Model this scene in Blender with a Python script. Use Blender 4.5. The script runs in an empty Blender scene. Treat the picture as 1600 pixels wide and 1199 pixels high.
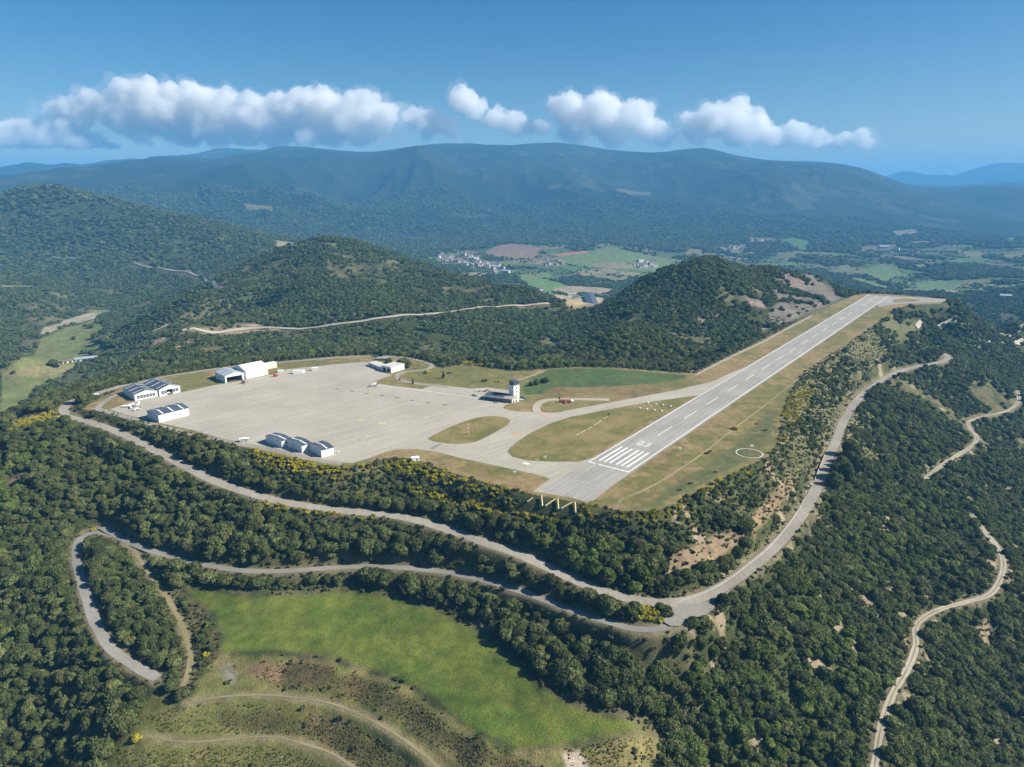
import bpy, bmesh, math, random
import numpy as np
from mathutils import Vector, Matrix, geometry
R = math.radians
rng = np.random.default_rng(7)
random.seed(7)
scene = bpy.context.scene
COL = scene.collection

# ------------------------------------------------------------------ camera
CAM_H = 200.0
FPX, CX, CY = 1109.0, 800.0, 599.5
PITCH = R(15.6)
cam_d = bpy.data.cameras.new('camera')
cam = bpy.data.objects.new('camera', cam_d); COL.objects.link(cam)
cam.location = (0, 0, CAM_H); cam.rotation_euler = (math.pi/2 - PITCH, 0, 0)
cam_d.sensor_width = 36; cam_d.lens = FPX/1600*36
cam_d.clip_start = 1; cam_d.clip_end = 60000
scene.camera = cam

# ------------------------------------------------------------------ light
SUN_EL, SUN_AZ = R(37), R(-8)           # azimuth measured from +X towards +Y
sd = Vector((math.cos(SUN_EL)*math.cos(SUN_AZ), math.cos(SUN_EL)*math.sin(SUN_AZ), math.sin(SUN_EL)))
world = bpy.data.worlds.new('World'); scene.world = world
world.use_nodes = True
nt = world.node_tree
bg = nt.nodes['Background']
sky = nt.nodes.new('ShaderNodeTexSky'); sky.sky_type = 'NISHITA'; sky.sun_disc = False
sky.sun_elevation = SUN_EL; sky.sun_rotation = math.pi/2 - SUN_AZ
sky.altitude = 1000; sky.air_density = 1.0; sky.dust_density = 1.6; sky.ozone_density = 2.5
hsn = nt.nodes.new('ShaderNodeHueSaturation'); hsn.inputs['Saturation'].default_value = 1.42
nt.links.new(sky.outputs[0], hsn.inputs['Color']); nt.links.new(hsn.outputs[0], bg.inputs[0]); bg.inputs[1].default_value = 0.052
sl = bpy.data.lights.new('sun', 'SUN'); sl.energy = 4.9; sl.angle = R(0.55); sl.color = (1.0, 0.94, 0.83)
so = bpy.data.objects.new('sun', sl); COL.objects.link(so); so.location = (900, -100, 900)
so.rotation_euler = sd.to_track_quat('Z', 'Y').to_euler()
vs = scene.view_settings
scene.display_settings.display_device = 'sRGB'
vs.view_transform = 'Standard'; vs.look = 'None'; vs.gamma = 1; vs.exposure = 0.95; vs.use_curve_mapping = False
cy = scene.cycles
cy.max_bounces = 8; cy.diffuse_bounces = 3; cy.glossy_bounces = 2; cy.transmission_bounces = 2; cy.volume_bounces = 6
cy.transparent_max_bounces = 8
cy.use_denoising = True
try: cy.denoiser = 'OPENIMAGEDENOISE'
except Exception: pass
cy.use_adaptive_sampling = False
cy.caustics_reflective = False; cy.caustics_refractive = False

# ------------------------------------------------------------------ photo ray helpers (real points on real surfaces)
def ray(px, py):
    px = np.asarray(px, float); py = np.asarray(py, float)
    u = (px-CX)/FPX; v = (CY-py)/FPX
    z = -math.sin(PITCH)+v*math.cos(PITCH); f = math.cos(PITCH)+v*math.sin(PITCH)
    h = np.hypot(u, f)
    return np.arctan2(u, f), z/h          # azimuth, slope per metre of horizontal radius
def Wz(px, py, z=0.0):
    th, e = ray(px, py); r = (CAM_H-z)/(-e)
    return np.stack([r*np.sin(th), r*np.cos(th)], -1)
def project(X, Y, Z):
    dz = Z-CAM_H
    d = Y*math.cos(PITCH)-dz*math.sin(PITCH); up = Y*math.sin(PITCH)+dz*math.cos(PITCH)
    return CX+FPX*X/d, CY-FPX*up/d
def spline(pts, step=6.0, closed=False):
    """Catmull-Rom through the points (any dimension)"""
    P = np.array(pts, float)
    n = len(P); out = []
    segs = n if closed else n-1
    for i in range(segs):
        g = lambda k: P[k % n] if closed else P[min(max(k, 0), n-1)]
        p0, p1, p2, p3 = g(i-1), g(i), g(i+1), g(i+2)
        m = max(2, int(np.linalg.norm((p2-p1)[:2])/step))
        for t in np.arange(m)/m:
            out.append(0.5*((2*p1)+(-p0+p2)*t+(2*p0-5*p1+4*p2-p3)*t*t+(-p0+3*p1-3*p2+p3)*t**3))
    if not closed: out.append(P[-1])
    return np.array(out)

def inpoly(X, Y, poly):
    poly = np.asarray(poly); res = np.zeros(X.shape, bool)
    lo, hi = poly.min(0), poly.max(0)
    m = (X >= lo[0]) & (X <= hi[0]) & (Y >= lo[1]) & (Y <= hi[1])
    if not m.any(): return res
    x, y = X[m], Y[m]; c = np.zeros(x.shape, bool)
    x1, y1 = poly[-1]
    for x2, y2 in poly:
        if y1 != y2:
            k = ((y1 > y) != (y2 > y)) & (x < (x2-x1)*(y-y1)/(y2-y1)+x1)
            c ^= k
        x1, y1 = x2, y2
    res[m] = c
    return res
def dist_line(X, Y, line, maxd=60.0, vals=None):
    """distance from points to a polyline and the value interpolated along it"""
    L = np.asarray(line, float)
    d = np.full(X.shape, 1e9); val = np.zeros(X.shape)
    lo, hi = L[:, :2].min(0)-maxd, L[:, :2].max(0)+maxd
    m = np.nonzero((X >= lo[0]) & (X <= hi[0]) & (Y >= lo[1]) & (Y <= hi[1]))[0]
    if len(m) == 0: return d, val
    x, y = X[m], Y[m]; dd = np.full(x.shape, 1e9); vv = np.zeros(x.shape)
    for i in range(len(L)-1):
        ax, ay = L[i, :2]; bx, by = L[i+1, :2]
        k = np.nonzero((x > min(ax, bx)-maxd) & (x < max(ax, bx)+maxd) & (y > min(ay, by)-maxd) & (y < max(ay, by)+maxd))[0]
        if len(k) == 0: continue
        l2 = (bx-ax)**2+(by-ay)**2+1e-9
        t = np.clip(((x[k]-ax)*(bx-ax)+(y[k]-ay)*(by-ay))/l2, 0, 1)
        q = np.hypot(x[k]-ax-t*(bx-ax), y[k]-ay-t*(by-ay))
        b = q < dd[k]; kk = k[b]
        dd[kk] = q[b]
        if vals is not None: vv[kk] = vals[i]+t[b]*(vals[i+1]-vals[i])
    d[m] = dd; val[m] = vv
    return d, val

# ------------------------------------------------------------------ numpy noise
_perm = np.random.default_rng(3).random((256, 256)).astype(np.float32)
def vnoise(x, y):
    xi = np.floor(x).astype(np.int64); yi = np.floor(y).astype(np.int64)
    fx = x-xi; fy = y-yi
    fx = fx*fx*fx*(fx*(fx*6-15)+10); fy = fy*fy*fy*(fy*(fy*6-15)+10)
    a = _perm[xi & 255, yi & 255]; b = _perm[(xi+1) & 255, yi & 255]
    c = _perm[xi & 255, (yi+1) & 255]; d = _perm[(xi+1) & 255, (yi+1) & 255]
    return (a+(b-a)*fx)*(1-fy)+(c+(d-c)*fx)*fy
def fbm(x, y, s, o=4, ox=0.0):
    v = 0; a = 0.5; x = x/s+ox; y = y/s+ox*1.7
    for i in range(o):
        v = v+a*vnoise(x, y); a *= 0.5
        x, y = x*1.9+y*0.5+17.3, y*1.9-x*0.5+9.1
    return v/(1-0.5**o)                    # 0..1
def ridged(x, y, s, o=4, ox=0.0):
    v = 0; a = 0.5; x = x/s+ox; y = y/s-ox
    for i in range(o):
        v = v+a*(1-np.abs(2*vnoise(x, y)-1)); a *= 0.5
        x, y = x*1.8+y*0.7+5.3, y*1.8-x*0.7+3.1
    return v/(1-0.5**o)

# ------------------------------------------------------------------ objects helpers
def tag(o, label=None, cat=None, group=None, kind=None):
    if label: o['label'] = label
    if cat: o['category'] = cat
    if group: o['group'] = group
    if kind: o['kind'] = kind
    return o
def empty(name, loc=(0, 0, 0), rz=0.0, label=None, cat=None, group=None):
    o = bpy.data.objects.new(name, None); COL.objects.link(o)
    o.location = loc; o.rotation_euler = (0, 0, rz); o.empty_display_size = 1
    return tag(o, label, cat, group)
def link(name, me, mats, parent=None):
    for m in (mats if isinstance(mats, (list, tuple)) else [mats]): me.materials.append(m)
    o = bpy.data.objects.new(name, me); COL.objects.link(o)
    if parent: o.parent = parent
    return o
class MB:
    """collects shapes into one mesh"""
    def __init__(s): s.v = []; s.f = []; s.m = []; s.sm = []
    def add(s, vs, fs, mi=0, smooth=False):
        b = len(s.v); s.v += [tuple(v) for v in vs]
        s.f += [tuple(b+i for i in f) for f in fs]; s.m += [mi]*len(fs); s.sm += [smooth]*len(fs)
        return s
    def box(s, c, d, mi=0, rz=0.0):
        x, y, z = c; a, b, h = d[0]/2, d[1]/2, d[2]/2
        cs, sn = math.cos(rz), math.sin(rz); P = []
        for dz in (-h, h):
            for dx, dy in ((-a, -b), (a, -b), (a, b), (-a, b)):
                P.append((x+dx*cs-dy*sn, y+dx*sn+dy*cs, z+dz))
        return s.add(P, [(3, 2, 1, 0), (4, 5, 6, 7), (0, 1, 5, 4), (1, 2, 6, 5), (2, 3, 7, 6), (3, 0, 4, 7)], mi)
    def tube(s, a, b, r0, r1=None, n=8, mi=0, caps=True):
        a, b = Vector(a), Vector(b); r1 = r0 if r1 is None else r1
        q = (b-a).normalized(); u = q.orthogonal().normalized(); w = q.cross(u); P = []
        for c, r in ((a, r0), (b, r1)):
            for k in range(n):
                t = 2*math.pi*k/n; P.append(c+u*math.cos(t)*r+w*math.sin(t)*r)
        F = [(k, (k+1) % n, n+(k+1) % n, n+k) for k in range(n)]
        s.add(P, F, mi, True)
        if caps: s.add(P[:n], [tuple(range(n-1, -1, -1))], mi); s.add(P[n:], [tuple(range(n))], mi)
        return s
    def loft(s, rings, mi=0, smooth=True, caps=True):
        n = len(rings[0]); P = [p for r in rings for p in r]; F = []
        for i in range(len(rings)-1):
            for k in range(n):
                F.append((i*n+k, i*n+(k+1) % n, (i+1)*n+(k+1) % n, (i+1)*n+k))
        s.add(P, F, mi, smooth)
        if caps: s.add(rings[0], [tuple(range(n-1, -1, -1))], mi); s.add(rings[-1], [tuple(range(n))], mi)
        return s
    def prism(s, prof, a, b, mi=0):
        """profile polygon given as points at a, repeated at offset b-a"""
        n = len(prof); o = Vector(b)-Vector(a)
        P = [Vector(p) for p in prof]+[Vector(p)+o for p in prof]
        F = [(k, (k+1) % n, n+(k+1) % n, n+k) for k in range(n)]+[tuple(range(n-1, -1, -1)), tuple(range(n, 2*n))]
        return s.add(P, F, mi)
    def mesh(s, name, fix=True):
        me = bpy.data.meshes.new(name); me.from_pydata(s.v, [], s.f)
        me.polygons.foreach_set('material_index', s.m); me.polygons.foreach_set('use_smooth', s.sm)
        if fix:
            bm = bmesh.new(); bm.from_mesh(me); bmesh.ops.recalc_face_normals(bm, faces=bm.faces); bm.to_mesh(me); bm.free()
        me.update(); return me
    def build(s, name, mats, parent=None, fix=True): return link(name, s.mesh(name, fix), mats, parent)
def np_mesh(name, V, Q, smooth=True):
    me = bpy.data.meshes.new(name)
    V = np.ascontiguousarray(V, np.float32); Q = np.ascontiguousarray(Q, np.int32)
    k = Q.shape[1]
    me.vertices.add(len(V)); me.vertices.foreach_set('co', V.ravel())
    me.loops.add(Q.size); me.loops.foreach_set('vertex_index', Q.ravel())
    me.polygons.add(len(Q)); me.polygons.foreach_set('loop_start', np.arange(0, Q.size, k, dtype=np.int32))
    me.polygons.foreach_set('loop_total', np.full(len(Q), k, np.int32))
    me.polygons.foreach_set('use_smooth', np.full(len(Q), smooth, bool))
    me.update(calc_edges=True); return me
def col_attr(me, name, C):
    a = me.color_attributes.new(name, 'FLOAT_COLOR', 'POINT')
    C = np.concatenate([C, np.ones((len(C), 1))], 1) if C.shape[1] == 3 else C
    a.data.foreach_set('color', np.ascontiguousarray(C, np.float32).ravel())

# ------------------------------------------------------------------ materials
def mat(name, col, rough=0.8, metal=0.0, var=0.12, scale=1.0, spec=0.3, bump=0.0, col2=None, detail=4):
    m = bpy.data.materials.new(name); m.use_nodes = True; t = m.node_tree; n = t.nodes; l = t.links
    b = n['Principled BSDF']; b.inputs['Roughness'].default_value = rough; b.inputs['Metallic'].default_value = metal
    b.inputs['Specular IOR Level'].default_value = spec
    tc = n.new('ShaderNodeTexCoord'); nz = n.new('ShaderNodeTexNoise'); nz.inputs['Scale'].default_value = scale
    nz.inputs['Detail'].default_value = detail; l.new(tc.outputs['Object'], nz.inputs['Vector'])
    mx = n.new('ShaderNodeMix'); mx.data_type = 'RGBA'
    c2 = col2 or tuple(min(1, c*(1+var)) for c in col); c1 = tuple(c*(1-var) for c in col) if not col2 else col
    mx.inputs['A'].default_value = (*c1, 1); mx.inputs['B'].default_value = (*c2, 1)
    mr = n.new('ShaderNodeMapRange'); mr.inputs['From Min'].default_value = .3; mr.inputs['From Max'].default_value = .7
    l.new(nz.outputs['Fac'], mr.inputs['Value']); l.new(mr.outputs[0], mx.inputs['Factor'])
    l.new(mx.outputs['Result'], b.inputs['Base Color'])
    if bump:
        bp = n.new('ShaderNodeBump'); bp.inputs['Strength'].default_value = 1; bp.inputs['Distance'].default_value = bump
        l.new(nz.outputs['Fac'], bp.inputs['Height']); l.new(bp.outputs[0], b.inputs['Normal'])
    return m
M = {}
M['white'] = mat('white_wall', (.74, .74, .72), .6, var=.05, scale=.2)
M['cream'] = mat('cream_wall', (.50, .48, .43), .8, var=.08, scale=.3)
M['sheet'] = mat('white_sheet_cladding', (.66, .68, .69), .5, var=.05, scale=.15)
M['roofgrey'] = mat('blue_grey_roof', (.062, .080, .10), .7, var=.12, scale=.12)
M['rooflight'] = mat('light_grey_roof', (.30, .33, .35), .5, var=.1, scale=.12)
M['skylight'] = mat('skylight_strip', (.66, .70, .74), .4, var=.05)
M['dark'] = mat('dark_opening', (.03, .035, .04), .5, var=.2)
M['glass'] = mat('window_glass', (.05, .075, .09), .12, var=.2, spec=.6)
M['red'] = mat('red_paint', (.42, .05, .03), .45, var=.1)
M['pink'] = mat('faded_red_paint', (.42, .14, .12), .6, var=.15)
M['yellow'] = mat('yellow_paint', (.62, .50, .10), .6, var=.1)
M['paint'] = mat('white_road_paint', (.62, .62, .59), .7, var=.16, scale=.6)
M['ypaint'] = mat('yellow_road_paint', (.50, .42, .22), .8, var=.2, scale=.6)
M['wpaint'] = mat('worn_white_paint', (.46, .45, .41), .75, var=.14, scale=.5)
M['dpaint'] = mat('dark_asphalt_patch', (.07, .07, .07), .8, var=.2, scale=.6)
M['metal'] = mat('grey_metal', (.30, .31, .32), .45, metal=.6, var=.1)
M['tyre'] = mat('black_rubber', (.02, .02, .02), .8)
M['concrete'] = mat('concrete', (.36, .35, .33), .85, var=.15, scale=.5)
M['bark'] = mat('bark', (.07, .055, .04), .9, var=.3, scale=4)
M['tile'] = mat('clay_tile_roof', (.19, .125, .10), .8, var=.2, scale=.3)
M['wood'] = mat('weathered_wood', (.16, .13, .10), .85, var=.2, scale=1)
M['silver'] = mat('silver_car_paint', (.38, .40, .42), .3, metal=.5, var=.05)
M['blue'] = mat('blue_paint', (.05, .10, .22), .4, var=.1)
M['green'] = mat('dark_green_paint', (.05, .12, .07), .6, var=.1)
M['signred'] = mat('safety_red', (.55, .07, .04), .5, var=.05)
def leaf_mat(name, base, alt, sat=.25):
    m = bpy.data.materials.new(name); m.use_nodes = True; t = m.node_tree; n = t.nodes; l = t.links
    b = n['Principled BSDF']; b.inputs['Roughness'].default_value = .75; b.inputs['Specular IOR Level'].default_value = .15
    at = n.new('ShaderNodeAttribute'); at.attribute_name = 'tone'
    oi = n.new('ShaderNodeObjectInfo')
    ramp = n.new('ShaderNodeMix'); ramp.data_type = 'RGBA'
    ramp.inputs['A'].default_value = (*base, 1); ramp.inputs['B'].default_value = (*alt, 1)
    l.new(oi.outputs['Random'], ramp.inputs['Factor'])
    hs = n.new('ShaderNodeHueSaturation'); l.new(ramp.outputs['Result'], hs.inputs['Color'])
    ad = n.new('ShaderNodeMath'); ad.operation = 'MULTIPLY_ADD'
    mr = n.new('ShaderNodeMapRange'); mr.inputs['To Min'].default_value = .62; mr.inputs['To Max'].default_value = 1.35
    w = n.new('ShaderNodeTexWhiteNoise'); w.noise_dimensions = '1D'; l.new(oi.outputs['Random'], w.inputs['W'])
    l.new(w.outputs['Value'], mr.inputs['Value'])
    mu = n.new('ShaderNodeMath'); mu.operation = 'MULTIPLY'
    l.new(mr.outputs[0], mu.inputs[0]); l.new(at.outputs['Fac'], mu.inputs[1])
    l.new(mu.outputs[0], hs.inputs['Value'])
    l.new(hs.outputs[0], b.inputs['Base Color'])
    tr = n.new('ShaderNodeBsdfTranslucent'); l.new(hs.outputs[0], tr.inputs['Color'])
    ms = n.new('ShaderNodeMixShader'); ms.inputs[0].default_value = .24
    l.new(b.outputs[0], ms.inputs[1]); l.new(tr.outputs[0], ms.inputs[2])
    l.new(ms.outputs[0], n['Material Output'].inputs['Surface'])
    return m
M['oak'] = leaf_mat('holm_oak_foliage', (.070, .090, .025), (.138, .152, .052))
M['fresh'] = leaf_mat('fresh_foliage', (.080, .115, .022), (.12, .150, .036))
M['pine'] = leaf_mat('pine_foliage', (.022, .040, .020), (.035, .055, .024))
M['broom'] = leaf_mat('broom_flowers', (.38, .32, .025), (.26, .25, .035))
M['scrub'] = leaf_mat('scrub_foliage', (.072, .082, .030), (.13, .130, .055))
M['heathleaf'] = leaf_mat('heath_foliage', (.115, .118, .036), (.19, .175, .065))
M['farleaf'] = leaf_mat('far_forest_foliage', (.066, .094, .028), (.120, .145, .048))
# ================================================================== TERRAIN
# outline of the levelled hilltop (traced at height 0)
PLAT = [(138,632),(160,622),(192,605),(250,588),(320,578),(380,571),(430,566),(490,560),(545,556),(590,555),(640,559),(672,569),
 (690,576),(720,570),(760,575),(800,581),(850,577),(900,574),(960,575),(1010,579),(1060,583),(1090,583),(1120,566),(1155,549),
 (1195,530),(1235,508),(1270,490),(1305,474),(1335,462),(1352,459),(1390,460),(1440,464),(1484,468),(1470,474),(1420,477),
 (1396,484),(1375,499),(1350,519),(1318,541),(1285,562),(1255,583),(1235,610),(1224,640),(1219,675),(1210,700),(1185,722),
 (1140,742),(1095,764),(1055,787),(1025,797),(985,800),(940,793),(905,786),(870,779),(832,772),(790,762),(745,750),(700,737),
 (665,724),(636,716),(600,716),(565,728),(540,730),(500,727),(440,712),(380,699),(320,681),(260,668),(200,652),(160,644),(130,640)]
plat = Wz(*np.array(PLAT).T)
# paved mountain road: pixel x, pixel y, height
ROAD1 = [(190,603.5,0),(165,611,0),(140,619,0),(118,625,-.1),(104,633,-.4),(100,643,-1.2),(116,652.5,-2.6),(150,663,-4.5),(190,678,-6.5),(240,703,-9),(290,729,-12),(340,754,-14),(400,774,-16),
 (450,786,-17),(520,797,-18),(600,804,-19),(650,813,-20),(700,828,-22),(760,849,-23),(800,862,-24),(850,884,-26),(900,907,-28),
 (940,924,-29),(1000,939,-30),(1050,942,-31),(1090,935,-32),(1130,917,-33),(1170,889,-34),(1210,855,-36),(1245,815,-38),(1270,775,-39),
 (1288,730,-41),(1306,690,-42),(1320,655,-43),(1343,622,-44),(1375,597,-46),(1410,579,-48),(1445,571,-50),(1476,564,-51),(1480,556,-52),(1462,549,-54)]
ROAD2 = [(1062,968,-31),(1035,982,-31.5),(990,983,-32),(950,972,-33),(910,960,-34),(870,945,-35),(820,926,-36),(770,911,-37),(730,901,-38),
 (680,892,-39),(620,887,-40),(560,886,-41),(500,889,-42),(440,893,-42.5),(380,892,-43),(320,883,-44),(260,868,-45),(215,853,-46),(180,836,-46.5),(160,824,-47)]
ROAD3 = [(180,838,-46.5),(150,832,-48),(128,840,-49),(120,855,-50),(122,885,-52),(135,930,-54),(150,975,-56.5),(175,1015,-58.5),(213,1042,-61),(246,1060,-62)]
TRACKR = [(1355,1240,-95),(1366,1199,-95),(1376,1140,-95),(1395,1085,-95),(1418,1045,-95),(1431,1010,-95),(1430,985,-95),(1440,968,-95),(1470,952,-95),(1510,941,-95),(1545,930,-95),
 (1562,908,-95),(1568,880,-95.5),(1558,855,-96),(1538,830,-97),(1518,804,-98)]
TRACKR2 = [(1444,750,-90),(1468,730,-91),(1494,713,-92),(1518,697,-94),(1526,684,-95),(1514,667,-96),(1516,658,-97),(1540,650,-98),(1572,643,-99),(1590,629,-100),(1591,611,-101)]
TRACKH = [(285,517,-30),(330,521,-29),(400,514,-27),(470,515,-27),(520,508,-24),(600,497,-18),(680,491,-18),(740,483,-20),(800,478,-23),(858,475,-26)]
TRACKL = [(20,392),(60,397),(110,404),(170,407),(230,417),(270,424),(305,431),(322,438),(335,445),(352,450)]
TRACKM = [(208,858,-46.5),(225,885,-48),(245,912,-50),(268,945,-53),(285,980,-56),(296,1012,-59),(296,1045,-61),(285,1075,-63)]
TERR1 = [(290,1100,-65),(340,1090,-66),(400,1086,-66),(460,1090,-66),(520,1100,-66.5),(580,1125,-67),(630,1155,-68),(670,1185,-69),(700,1215,-70)]
TERR2 = [(230,1150,-71),(290,1160,-73),(350,1156,-74),(420,1151,-74.5),(470,1161,-75),(520,1178,-76),(560,1205,-77)]
CZ = []     # (px,py,z)
for r_ in (ROAD1, ROAD2, ROAD3, TRACKR, TRACKR2, TRACKM, TERR1, TERR2, TRACKH): CZ += r_
CZ += [ # bottom field and its banks
 (300,925,-51),(345,965,-54),(345,1010,-57),(400,945,-51),(480,932,-50.5),(560,925,-50),(640,940,-50),(720,965,-50.5),(800,1010,-52),(860,1070,-55),(900,1105,-58),
 (980,1130,-60),(960,1150,-62),(860,1165,-62),(760,1160,-61),(700,1120,-60.5),(620,1080,-60),(520,1045,-59),(430,1025,-58),(600,1000,-56),(700,1040,-57),(800,1100,-59),(500,980,-55),
 (450,1050,-63),(560,1075,-64),(640,1120,-65),(720,1170,-66),(780,1199,-68),(380,1050,-62),(900,1199,-68),(1000,1190,-70),
 (400,1120,-71),(500,1130,-72),(580,1165,-73),(620,1199,-75),(300,1130,-70),(350,1199,-79),(450,1199,-80),(500,1240,-82),
 (240,1100,-67),(200,1150,-72),(120,1199,-88),(150,1150,-82),(255,1075,-63.5),
 # left woods
 (0,690,-12),(60,680,-9),(0,760,-32),(60,760,-28),(120,700,-14),(150,750,-24),(220,790,-30),(160,800,-40),(0,850,-52),(60,850,-52),(60,950,-66),(0,950,-70),(0,1050,-84),(100,1050,-74),(60,1199,-98),(0,1199,-104),(0,1260,-110),
 (190,1080,-69),(180,900,-50.5),(230,980,-57),(260,1030,-61),
 (0,665,-4),(30,655,-3),(60,652,-3),(90,640,-3),
 # between road one and road two
 (300,780,-24),(300,840,-37),(400,820,-27),(400,860,-36),(520,840,-28),(620,850,-30),(720,870,-31),(820,900,-31),(900,935,-31.5),(960,955,-31),
 (460,910,-46.5),(600,905,-44.5),(720,925,-44),(820,960,-44),(900,1000,-45),(960,1010,-41),(1040,1010,-39),(1000,1060,-52),(1100,1000,-43),
 # between plateau and road one
 (300,700,-5),(400,735,-8),(500,760,-9),(600,765,-11),(700,780,-12),(800,815,-14),(900,850,-17),(1000,870,-19),(1080,890,-24),(1060,840,-12),(1130,800,-11),(1170,840,-22),(1210,770,-19),
 (1120,880,-27),(1240,740,-22),(1250,680,-14),(1275,660,-22),(1290,620,-20),(1340,580,-20),(1380,550,-22),(1420,520,-20),(1400,500,-8),(1440,500,-16),(1330,600,-30),
 # right slope below the road
 (1180,960,-46),(1150,1050,-64),(1120,1199,-92),(1040,1130,-72),(1080,1199,-86),(1000,1199,-74),(1200,1000,-57),(1250,900,-55),(1300,850,-60),(1250,1050,-74),(1250,1199,-98),(1300,1100,-90),(1330,950,-78),(1350,1000,-86),
 (1330,780,-56),(1360,700,-56),(1400,800,-78),(1400,900,-86),(1450,850,-90),(1450,900,-92),(1400,650,-58),(1440,700,-76),(1460,620,-66),(1500,600,-70),(1540,620,-84),(1420,740,-80),
 (1500,850,-97),(1480,800,-96),(1500,760,-98),(1480,1000,-103),(1450,1100,-106),(1420,1199,-106),(1550,1000,-115),(1600,1000,-124),(1520,1100,-120),(1600,1199,-146),(1500,1199,-126),(1600,900,-121),
 (1600,800,-126),(1560,800,-112),(1560,740,-110),(1600,700,-122),(1600,650,-114),(1640,600,-120),(1700,700,-140),(1700,900,-150),(1700,1100,-165),
 (1540,560,-72),(1600,560,-92),(1600,535,-80),(1500,535,-58),(1560,512,-50),(1600,510,-60),(1460,510,-38),(1450,530,-44),(1430,560,-49),
 # left valley floor
 (0,600,-131),(0,640,-131),(40,560,-131),(80,560,-130),(100,520,-130),(150,500,-129),(60,600,-131),(140,540,-130),(170,500,-128),(150,486,-128),
 (0,545,-122),(0,500,-100),(60,505,-122),(60,480,-100),(0,455,-78),(60,455,-92),(120,470,-112),(190,475,-118),(200,500,-124),
 # far valley floor
 (700,425,-146),(760,420,-148),(820,430,-150),(900,440,-152),(900,470,-153),(840,455,-152),(960,430,-150),(1000,420,-148),(1050,400,-140),(900,400,-128),(950,385,-115),(800,385,-125),(760,395,-135),
 (690,400,-140),(1100,400,-145),(1150,385,-135),(1200,420,-150),(1250,400,-146),(1350,430,-152),(1380,450,-155),(1300,440,-155),(1470,445,-150),(1300,380,-135),(1400,400,-145),(1500,420,-140),(1500,400,-145),
 (1600,400,-140),(1560,435,-125),(1600,460,-120),(1400,370,-120),(1240,380,-125),(1350,390,-140),(1450,385,-138),
]
CD = [ # (px,py,Y) : slopes facing the camera, Y metres north of it
 # hill left of the runway
 (845,566,840),(900,568,850),(960,568,850),(1020,572,845),(1070,570,870),(1120,545,930),(1180,515,1010),(1240,490,1120),(1290,468,1240),(1320,466,1300),
 (1325,463,1340),(1300,449,1400),(1270,436,1430),(1240,427,1440),(1200,421,1420),(1160,420,1380),(1125,412,1350),(1090,411,1330),(1060,417,1310),(1030,432,1280),(1000,449,1260),(960,473,1220),(920,497,1180),(880,524,1120),(845,552,1050),(818,570,1000),
 (1100,440,1200),(1180,450,1200),(1240,455,1270),(1040,480,1090),(1120,490,1070),(1190,480,1130),(960,520,980),(1040,530,930),(900,545,930),(1000,550,880),
 # hill behind the apron
 (300,558,940),(200,592,850),(100,625,740),(30,651,690),(60,629,760),(110,611,820),(170,591,880),(205,567,930),(250,539,1010),(290,520,1100),
 (500,548,960),(700,560,950),(800,568,930),(600,552,960),(400,553,950),
 (820,540,1030),(760,530,1080),(880,500,1230),(905,492,1330),
 (880,473,1450),(850,463,1520),(800,448,1600),(750,434,1680),(700,420,1760),(650,405,1820),(600,391,1870),(560,379,1900),(520,374,1920),(480,376,1930),(440,385,1920),(410,398,1900),
 (600,450,1450),(450,450,1450),(400,480,1300),(520,420,1650),(680,450,1480),(400,430,1620),(340,480,1320),(350,455,1500),(760,455,1450),(330,500,1180),
 (360,425,1750),(310,470,1450),
 # dark ridge on the left
 (0,306,3200),(40,296,3250),(80,292,3300),(120,297,3250),(160,307,3200),(200,319,3150),(240,330,3100),(290,341,3000),(340,355,2900),(380,366,2800),(420,378,2700),(450,390,2600),
 (100,400,2700),(0,400,2700),(200,400,2600),(300,400,2500),(100,350,3000),(200,360,2850),(0,350,3000),(200,440,2300),(100,440,2300),(300,435,2200),(250,480,1850),(200,455,2150),(0,430,2350),
 # big mountain
 (600,370,4700),(800,360,5000),(1000,365,4900),(1200,350,5300),(1400,345,5600),(1500,360,5200),(500,350,4800),(700,330,5600),(900,330,5800),(1100,330,5800),
 (300,300,5600),(400,300,5600),(500,290,6000),(600,285,6400),(700,285,6500),(800,275,6900),(900,285,6600),(1000,290,6500),(1100,290,6500),(1200,300,6300),(1300,310,6200),
 (450,330,5000),(600,320,5400),(1300,340,5500),(1600,345,6400),(1540,330,6600),(1580,370,5200),
 (180,291,5600),(230,283,5800),(280,276,6100),(330,263,6600),(380,248,7200),(420,236,7800),
 (440,228,8400),(490,231,8600),(540,236,8600),(590,237,8700),(640,230,8800),(690,225,8900),(740,225,9000),(780,230,9000),(820,225,9000),(870,223,9000),(910,227,8900),(950,234,8800),(990,239,8700),
 (1020,240,8600),(1060,235,8500),(1100,232,8500),(1140,241,8400),(1170,250,8300),(1220,252,8200),(1270,253,8100),(1310,256,8000),(1350,264,7900),(1390,280,7700),(1430,296,7500),(1480,309,7200),(1530,320,7000),(1600,340,6700),(1680,360,6500),
 # pale ridges behind
 (-40,262,10500),(60,258,10600),(140,256,10800),(220,246,11000),(290,237,11200),(350,226,11400),(400,231,11400),(0,285,9000),(100,275,9400),(200,265,9600),(300,256,9800),
 (1440,310,9800),(1480,302,10200),(1530,292,10500),(1600,281,10800),(1700,270,11000),
 (1340,300,17000),(1375,286,17000),(1405,269,17000),(1435,273,17000),(1462,284,17000),(1485,291,17000),(1515,274,17000),(1550,256,17000),(1600,253,17000),(1700,252,17000),
]
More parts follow.
